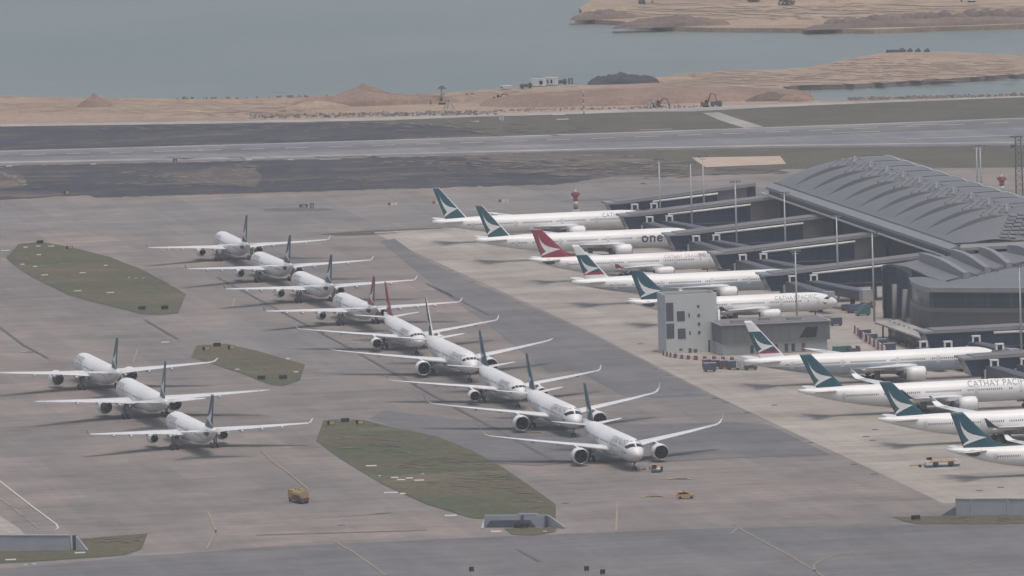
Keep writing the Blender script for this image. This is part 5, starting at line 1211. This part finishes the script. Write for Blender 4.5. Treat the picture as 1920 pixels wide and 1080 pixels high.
for k in range(11):
    z = k * 2.1; mb = MB()
    mb.tube([(-1.2, -1.2, z), (1.2, -1.2, z + 2.1)], .08, 4); mb.tube([(1.2, 1.2, z), (-1.2, 1.2, z + 2.1)], .08, 4); mb.tube([(-1.2, -1.2, z), (1.2, -1.2, z)], .08, 4); mb.build('brace', M['steel_dark'], t)
mb = MB(); mb.box((-.6, 0, 23.2), (4.2, 2.4, .4)); mb.box((-1.6, 0, 20), (2, 1.2, 1.0)); mb.build('platform', M['steel_dark'], t)

# ------------------------------------------------------------------ vehicles and carts
p = pt(560, 942)
t = thing('fuel_truck', 'dull yellow tanker truck seen from behind on the empty apron at lower left', 'truck', (p.x, p.y, .05), R(112))
mb = MB(); mb.box((0, 0, .75), (8.5, 2.2, .35)); mb.build('chassis', M['steel_dark'], t)
mb = MB(); mb.rings([[(x, 1.25 * math.cos(a), 2.15 + 1.05 * math.sin(a)) for a in [R(30 * k) for k in range(12)]] for x in (-4.2, -4.0, 1.4, 1.6)]); mb.build('tank', M['yellow'], t)
mb = MB(); mb.box((-4.3, 0, 1.15), (.25, 2.4, .5)); mb.build('rear_bumper', M['machine'], t)
mb = MB(); mb.prof([(2.0, .6), (4.3, .6), (4.3, 1.9), (3.9, 3.0), (2.0, 3.0)], -1.2, 1.2); cb_ = mb.build('cab', M['orange'], t)
mb = MB(); mb.prof([(4.31, 1.9), (4.34, 1.9), (3.95, 2.9), (3.92, 2.9)], -1.0, 1.0); mb.build('windscreen', M['glass'], cb_)
mb = MB(); mb.box((-2, 0, 3.3), (2.2, .9, .3)); mb.box((.5, .4, 3.4), (.5, .5, .5)); mb.box((.5, -.5, 3.4), (.5, .5, .5)); mb.build('hatch', M['yellow'], t)
for s in (-1, 1): mb = MB(); mb.box((-1.3, s * 1.25, 1.1), (4.5, .15, .7)); mb.build('side_locker', M['machine'], t)
for x in (-3.2, -1.9, 3.0):
    for y in (-1.05, 1.05): b = MB(); b.lathe([(-.2, .02), (-.2, .52), (.2, .52), (.2, .02)], (x, y, .53), 14, 'y'); b.build('wheel', M['tyre'], t)
p = pt(1285, 935)
t = thing('follow_me_car', 'small yellow-orange estate car with roof light bar alone on the apron', 'car', (p.x, p.y, .05), R(6))
mb = MB(); mb.prof([(-2.1, .35), (2.2, .35), (2.25, .8), (1.9, 1.02), (1.0, 1.12), (-2.1, 1.12)], -.9, .9); mb.build('body', M['orange'], t)
mb = MB(); mb.prof([(-2.05, 1.1), (1.0, 1.1), (.35, 1.72), (-1.85, 1.72)], -.8, .8); mb.build('cabin', M['orange'], t)
for s in (-1, 1): mb = MB(); mb.prof([(-1.8, 1.18), (.75, 1.18), (.28, 1.6), (-1.65, 1.6)], s * .81 - .02, s * .81 + .02); mb.build('side_window', M['glass'], t)
mb = MB(); mb.prof([(1.02, 1.14), (1.05, 1.14), (.42, 1.68), (.39, 1.68)], -.72, .72); mb.build('windscreen', M['glass'], t)
mb = MB(); mb.box((-.4, 0, 1.85), (.35, 1.2, .2)); mb.build('light_bar', M['bred'], t)
for x in (-1.35, 1.4):
    for y in (-.82, .82): b = MB(); b.lathe([(-.12, .02), (-.12, .34), (.12, .34), (.12, .02)], (x, y, .35), 12, 'y'); b.build('wheel', M['tyre'], t)
def tug(px, py, rz, label, L, wd, h, deck, low, top=None):
    p = pt(px, py); t = thing('aircraft_tug', label, 'tow tractor', (p.x, p.y, .05), rz)
    mb = MB(); mb.prof([(-L / 2, .25), (L / 2, .25), (L / 2, h * .75), (L / 2 - .4, h), (-L / 2 + .3, h), (-L / 2, h * .7)], -wd / 2, wd / 2); mb.build('body', M[deck], t)
    mb = MB(); mb.box((0, 0, .42), (L + .12, wd + .12, .38)); mb.build('bumper_skirt', M[low], t)
    mb = MB(); mb.box((0, 0, h - .2), (L * .8, wd * 1.02, .56), taper=.96); mb.build('deck', M[top or deck], t)
    mb = MB(); mb.box((-L * .36, wd * .2, h + .35), (1.3, 1.3, .8), taper=.85); mb.build('cab', M['glass'], t)
    mb = MB(); mb.box((-L * .36, wd * .2, h + .8), (1.4, 1.4, .1)); mb.build('cab_roof', M[top or deck], t)
    for x in (-L * .22, L * .24):
        for y in (-wd / 2, wd / 2):
            b = MB(); b.lathe([(-.2, .02), (-.2, .62), (.2, .62), (.2, .02)], (x, y * .98, .63), 16, 'y'); b.build('wheel', M['tyre'], t)
            b = MB(); b.prof([(x - .85, .65), (x - .6, 1.35), (x + .6, 1.35), (x + .85, .65)], y - .03, y + .03); b.build('wheel_arch', M['tyre'], t)
    return t
tug(1766, 875, R(10), 'low white tow tractor with orange-tan deck behind the nearest gate airliner', 8.6, 2.8, 1.75, 'bwhite', 'green', 'orange')
t2 = tug(1232, 885, R(80), 'small teal and white tow tug with orange roof beside the nose of the front airliner', 3.6, 2.2, 1.2, 'steel', 'green', 'orange')
p = pt(1727, 876); t = thing('tow_bar', 'thin tow bar on two small wheels lying left of the white tow tractor', 'tow bar', (p.x, p.y, .05), R(10))
mb = MB(); mb.tube([(-3, 0, .5), (4, 0, .55)], .13, 6); mb.build('bar', M['machine_y'], t)
for y in (-.5, .5): b = MB(); b.lathe([(-.1, .02), (-.1, .34), (.1, .34), (.1, .02)], (-.3, y, .35), 10, 'y'); b.build('wheel', M['tyre'], t)
p = pt(1208, 881); t = thing('wheel_chock_trolley', 'upright hand trolley standing left of the worker by the front airliner', 'trolley', (p.x, p.y, .05))
mb = MB(); mb.tube([(-.3, 0, .2), (-.3, 0, 1.7)], .06, 6); mb.tube([(.3, 0, .2), (.3, 0, 1.7)], .06, 6); mb.tube([(-.3, 0, 1.7), (.3, 0, 1.7)], .06, 6); mb.tube([(-.3, 0, .9), (.3, 0, .9)], .05, 6); mb.build('handle_frame', M['steel'], t)
mb = MB(); mb.box((0, -.3, .18), (.9, .6, .12)); mb.build('foot_plate', M['tyre'], t)
for x in (-.4, .4): b = MB(); b.lathe([(-.06, .02), (-.06, .2), (.06, .2), (.06, .02)], (x, .05, .2), 10, 'x'); b.build('wheel', M['tyre'], t)
# ground worker
def person(px, py, rz, label):
    p = pt(px, py); t = thing('person', label, 'person', (p.x, p.y, .05), rz)
    V_ = []; E_ = []; Rr = []
    def vtx(co, r, par=None):
        V_.append(co); Rr.append(r)
        if par is not None: E_.append((par, len(V_) - 1))
        return len(V_) - 1
    hip = vtx((0, 0, .95), .15); wst = vtx((0, 0, 1.12), .14, hip); ch = vtx((0, 0, 1.34), .17, wst); nk = vtx((0, 0, 1.5), .065, ch); hd = vtx((0, .01, 1.62), .095, nk); vtx((0, .01, 1.74), .085, hd)
    for s in (-1, 1):
        th = vtx((s * .1, 0, .86), .1, hip); kn = vtx((s * .12, .03, .5), .068, th); an = vtx((s * .13, 0, .09), .045, kn); vtx((s * .14, .17, .04), .04, an)
        sh = vtx((s * .2, 0, 1.42), .07, ch); el = vtx((s * .27, -.02, 1.14), .048, sh); wr = vtx((s * .27, .12, .92), .032, el); pm = vtx((s * .27, .16, .86), .034, wr)
        for k, ln in enumerate((.06, .075, .08, .07)):
            a = vtx((s * (.25 + .014 * k), .19, .83), .01, pm); vtx((s * (.25 + .014 * k), .19 + ln * .5, .83 - ln * .6), .008, a)
        a = vtx((s * .235, .19, .87), .011, wr); vtx((s * .225, .225, .85), .009, a)
    me = bpy.data.meshes.new('body'); me.from_pydata(V_, E_, []); me.update()
    ob = bpy.data.objects.new('body', me); COL.objects.link(ob)
    md = ob.modifiers.new('skin', 'SKIN'); ob.modifiers.new('sub', 'SUBSURF').levels = 1
    if not me.skin_vertices:
        bm = bmesh.new(); bm.from_mesh(me); bm.verts.layers.skin.verify(); bm.to_mesh(me); bm.free()
    for i, sv in enumerate(me.skin_vertices[0].data): sv.radius = (Rr[i], Rr[i]); sv.use_root = (i == 0)
    dg = bpy.context.evaluated_depsgraph_get(); dg.update()
    m2 = bpy.data.meshes.new_from_object(ob.evaluated_get(dg)); bpy.data.objects.remove(ob); m2.name = 'body'
    for m_ in ('skin', 'hivis', 'trouser'): m2.materials.append(M[m_])
    for f in m2.polygons:
        z = sum(m2.vertices[i].co.z for i in f.vertices) / len(f.vertices); xx = abs(sum(m2.vertices[i].co.x for i in f.vertices) / len(f.vertices))
        f.material_index = 2 if (z < .98 and xx < .21) else (0 if z > 1.5 or (xx > .2 and z < 1.05) else 1); f.use_smooth = True
    link('body', m2, t)
    mb = MB(); mb.lathe([(1.66, .1), (1.72, .108), (1.79, .09), (1.84, .02)], (0, 0, 0), 12, 'z'); mb.build('hair', M['hair'], t)
    mb = MB()
    for s in (-1, 1): mb.box((s * .035, .105, 1.655), (.02, .02, .012))
    mb.box((0, .12, 1.62), (.02, .03, .04)); mb.box((0, .105, 1.575), (.05, .02, .012)); mb.build('face', M['hair'], t)
person(1218.5, 882, R(-60), 'worker in pale high-visibility top and dark trousers standing by the tow tug')
def cart(px, py, mat, label, L=3.2, h=1.7, rz=GA, name='baggage_cart'):
    p = pt(px, py); t = thing(name, label, 'baggage cart', (p.x, p.y, .05), rz, 'carts and trolleys on the apron')
    mb = MB(); mb.box((0, 0, .5), (L + .2, 1.7, .15)); mb.build('deck', M['steel_dark'], t)
    mb = MB(); mb.box((0, 0, .58 + h / 2), (L, 1.6, h), taper=.98); mb.build('box', M[mat], t)
    mb = MB(); mb.box((0, 0, .6 + h + .05), (L + .12, 1.75, .1)); mb.build('top', M['steel'], t)
    for k in (-1, 1): b = MB(); b.box((k * L * .25, -.82, .6 + h * .48), (L * .4, .06, h * .75)); b.build('curtain', M['louvre' if mat != 'bwhite' else 'steel'], t)
    for x in (-L * .35, L * .35):
        for y in (-.7, .7): b = MB(); b.lathe([(-.1, .02), (-.1, .25), (.1, .25), (.1, .02)], (x, y, .26), 10, 'y'); b.build('wheel', M['tyre'], t)
for x, y, m_, lab in ((1331, 697, 'blue', 'dark blue baggage cart in front of the row near the tower'), (1326, 690, 'bred', 'red-topped cart half hidden behind the dark blue one'), (1345, 691, 'blue', 'smaller blue cart between the dark blue and the red ones'), (1358, 692, 'bred', 'red and white cart in the middle of the row near the tower'), (1376, 693, 'green', 'green cart between the red and the white ones'), (1391, 693, 'bwhite', 'white rounded cart near the white-topped fin'), (1408, 694, 'machine', 'low red cart under the tail of the white-topped fin airliner'), (1622, 634, 'blue', 'dark blue cart behind the left end of the diagonal barrier line'), (1634, 642, 'louvre', 'dark grey cart behind the middle of the diagonal barrier line'), (1652, 652, 'louvre', 'dark grey cart behind the right part of the diagonal barrier line'), (1668, 660, 'blue', 'dark blue cart just above the right end of the diagonal barrier line'), (1568, 611, 'blue', 'dark blue container cart right of the low green-grey building')): cart(x, y, m_, lab, 3.4 if m_ != 'bred' else 2.6, 1.8 if m_ != 'machine' else .8)
truck(1579, 664, 'teal green service truck behind the low green-grey building', M['green'], M['green'], 5.5, GA, 1.4, 'service_truck')
truck(1608, 586, 'blue loader truck under the fifth pier', M['blue'], M['green'], 7.5, GA + .3, 1.6, 'loader_truck')
truck(1590, 582, 'small blue tractor left of the blue loader truck', M['blue'], M['blue'], 4.0, GA, .9, 'baggage_tractor', 'tractor')
truck(1628, 578, 'red and orange tractor right of the blue loader truck', M['machine'], M['orange'], 4.5, GA, 1.0, 'baggage_tractor', 'tractor')
truck(1601, 664, 'low grey tractor right of the teal green service truck', M['steel_dark'], M['machine'], 3.5, GA, .8, 'baggage_tractor', 'tractor')
def steps(px, py, label):
    p = pt(px, py); t = thing('boarding_steps', label, 'steps', (p.x, p.y, .05), GA)
    mb = MB(); mb.prof([(-2.2, .4), (2.2, .4), (2.2, 2.9), (1.2, 2.9), (-2.2, .7)], -.8, .8); mb.build('stair', M['green'], t)
    mb = MB(); mb.tube([(-2.2, -.8, 1.6), (1.2, -.8, 3.8), (2.2, -.8, 3.8)], .06, 6); mb.tube([(-2.2, .8, 1.6), (1.2, .8, 3.8), (2.2, .8, 3.8)], .06, 6); mb.build('handrail', M['steel'], t)
    for x in (-1.5, 1.5): b = MB(); b.lathe([(-.9, .02), (-.9, .3), (.9, .3), (.9, .02)], (x, 0, .31), 10, 'y'); b.build('wheel_set', M['tyre'], t)
steps(1618, 592, 'blue-green boarding steps parked in front of the loader truck')
# ------------------------------------------------------------------ barriers
def barrier(p, mat, w_, h, rz, group, label):
    t = MB(); t.box((0, 0, h * .09), (w_, .6, h * .18)); t.box((0, 0, h * .59), (w_ * .94, .32, h * .82), taper=.92)
    o = t.build('barrier', M[mat], None, (p.x, p.y, .05), rz); return tag(o, label, 'barrier', group)
def barrier_line(px, n, h, lab_r, lab_w, group):
    seg = [(Vector(pt(*a)), Vector(pt(*b_))) for a, b_ in zip(px, px[1:])]; tot = sum((b_ - a).length for a, b_ in seg)
    for i in range(n):
        s = (i + .5) / n * tot
        for a, b_ in seg:
            l = (b_ - a).length
            if s <= l: p = a + (b_ - a) * s / l; rz = math.atan2((b_ - a).y, (b_ - a).x); break
            s -= l
        r = i % 2 == 0
        barrier(p, 'bred' if r else 'bwhite', tot / n * .86, h * random.uniform(.9, 1.1), rz, group, lab_r if r else lab_w)
barrier_line([(1243, 666), (1262, 671), (1300, 675), (1345, 677), (1385, 679)], 22, 1.2, 'red barrier in the curved line below the grey tower', 'white barrier in the curved line below the grey tower', 'barriers below the grey tower')
barrier_line([(1602, 624), (1614, 634), (1640, 651), (1660, 665)], 16, 2.2, 'red barrier panel in the diagonal line by the covered walkway', 'white barrier panel in the diagonal line by the covered walkway', 'barriers by the covered walkway')
barrier_line([(1662, 668), (1725, 669)], 8, 1.6, 'red barrier panel in the level line beyond the white-topped fin airliner', 'white barrier panel in the level line beyond the white-topped fin airliner', 'barriers beyond the airliner roof')
# ------------------------------------------------------------------ signs, markers and pads on the islands
def sign(px, py, yellow, label, w_=2.4):
    p = pt(px, py); t = thing('taxiway_sign', label, 'taxiway sign', (p.x, p.y, .04), GA, 'taxiway signs on the grass')
    mb = MB(); mb.box((0, 0, .75), (w_, .35, 1.0)); mb.build('panel', M['dark'], t)
    if yellow: mb = MB(); mb.box((w_ * .12, -.19, .75), (w_ * .62, .04, .84)); mb.build('face', M['sign_yellow'], t)
    for x in (-w_ * .35, w_ * .35): b = MB(); b.box((x, 0, .13), (.15, .15, .26)); b.build('post', M['steel_dark'], t)
for x, y, yl, lab in ((266, 582, 0, 'left black sign at the lower end of the far left island'), (309, 581, 0, 'right black sign at the lower end of the far left island'), (130, 468, 1, 'yellow sign on the upper edge of the far left island'), (75, 458, 0, 'black sign at the top of the far left island'), (387, 658, 1, 'left yellow sign on the small middle island'), (434, 656, 1, 'right yellow sign on the small middle island'), (407, 651, 0, 'black sign between the yellow ones on the small middle island'), (490, 713, 0, 'left black sign at the lower end of the small middle island'), (531, 712, 0, 'right black sign at the lower end of the small middle island'), (621, 798, 1, 'left yellow sign at the top of the large island'), (675, 797, 1, 'right yellow sign at the top of the large island'), (647, 793, 0, 'black sign between the yellow ones on the large island'), (1717, 976, 0, 'black sign on the narrow grass strip at lower right'), (125, 365, 1, 'yellow sign on the edge of the burnt field'), (983, 992, 0, 'black sign by the angular retaining wall'), (884, 1073, 0, 'small dark sign near the bottom edge left of centre'), (1100, 1072, 0, 'dark sign near the bottom edge, left of a narrow one'), (1130, 1078, 0, 'narrow dark sign at the bottom edge')): sign(x, y, yl, lab, 2.2 if y < 1000 else 1.1)
def pad(px, py, w_, d, lab, grp):
    p = pt(px, py); t = MB(); t.box((0, 0, .04), (w_, d * .6, .12), taper=.98); tag(t.build('concrete_pad', M['line_white'], None, (p.x, p.y, .04), 0.05), lab, 'concrete pad', grp)
pad_l = 'small white concrete pad set flush in an island or verge'
for x, y, w_ in ((48, 464, 1.3), (72, 462, 1.6), (96, 462, 2.2), (73, 478, 1.5), (42, 496, 1.4), (66, 500, 1.3), (84, 516, 2.2), (155, 512, 2), (146, 546, 2.4), (207, 549, 2.4), (198, 498, 1.2), (242, 521, .6), (255, 522, .6), (269, 522, .6), (10, 470, 3), (445, 693, 1.2), (555, 698, 1.4), (540, 673, 1.2), (696, 874, 2.8), (712, 893, .8), (740, 896, 1.8), (752, 900, 2), (768, 897, 1.8), (786, 901, 2.6), (733, 924, 3.6), (755, 926, 1.4), (793, 889, .7), (845, 967, 3), (930, 997, 2.6), (1022, 997, 1), (20, 1050, 2.6), (150, 1037, 2.6), (48, 1059, .9), (64, 1058, .9), (310, 642, 2.4), (175, 308, 1.8), (467, 300, 2), (545, 299, 2), (17, 312, 2.4), (693, 293, 2), (890, 228, 3.4), (1055, 224, 4.6), (1048, 215, 5)): pad(x, y, w_, 4.0 if w_ > 1 else 2.0, pad_l, 'white pads set in the ground')
for x, y in ((1137, 648), (1201, 645), (1228, 659), (1228, 692), (1254, 704), (1341, 747), (1361, 755), (1400, 774), (1519, 830), (1602, 871), (1639, 889), (1624, 819), (1641, 806), (1636, 826), (846, 508), (857, 514), (886, 528), (1007, 586), (1020, 592), (1836, 920), (1876, 914), (1452, 760), (1290, 740), (640, 985), (1060, 944)):
    p = pt(x, y); t = MB(); t.box((0, 0, .03), (1.5, 1.8, .08), taper=.97); tag(t.build('drain_cover', M['seam'], None, (p.x, p.y, .05), GA), 'small dark drain cover set in the paving', 'drain cover', 'dark drain covers in the paving')
def marker(px, py, lab):
    p = pt(px, py); t = thing('marker_board', lab, 'marker board', (p.x, p.y, 0))
    for k, m_ in ((-1.2, 'bred'), (0, 'bwhite'), (1.2, 'bwhite')): b = MB(); b.prof([(k - .5, 0), (k + .5, 0), (k + .35, 1.0), (k - .35, 1.0)], -.25, .25); b.build('cone' if m_ == 'bred' else 'board', M[m_], t)
marker(736, 385, 'low red and white marker left of the farthest gate tail'); marker(820, 382, 'low red and white marker right behind the farthest teal fin'); marker(944, 379, 'low white marker right of the farthest teal fin')

# ------------------------------------------------------------------ haze
mb = MB(); mb.box((0, 6000, 135), (18400, 12800, 277))
hz = mb.build('haze', [bpy.data.materials.new('haze')]); tag(hz, kind='stuff')
hm = hz.data.materials[0]; hm.use_nodes = True; ht = hm.node_tree
for n_ in list(ht.nodes):
    if n_.type == 'BSDF_PRINCIPLED': ht.nodes.remove(n_)
vol = ht.nodes.new('ShaderNodeVolumePrincipled'); vol.inputs['Color'].default_value = (.84, .89, .94, 1); vol.inputs['Density'].default_value = HAZE_DENSITY; vol.inputs['Anisotropy'].default_value = 0.0
out_ = [n_ for n_ in ht.nodes if n_.type == 'OUTPUT_MATERIAL'][0]
ht.links.new(vol.outputs[0], out_.inputs['Volume'])
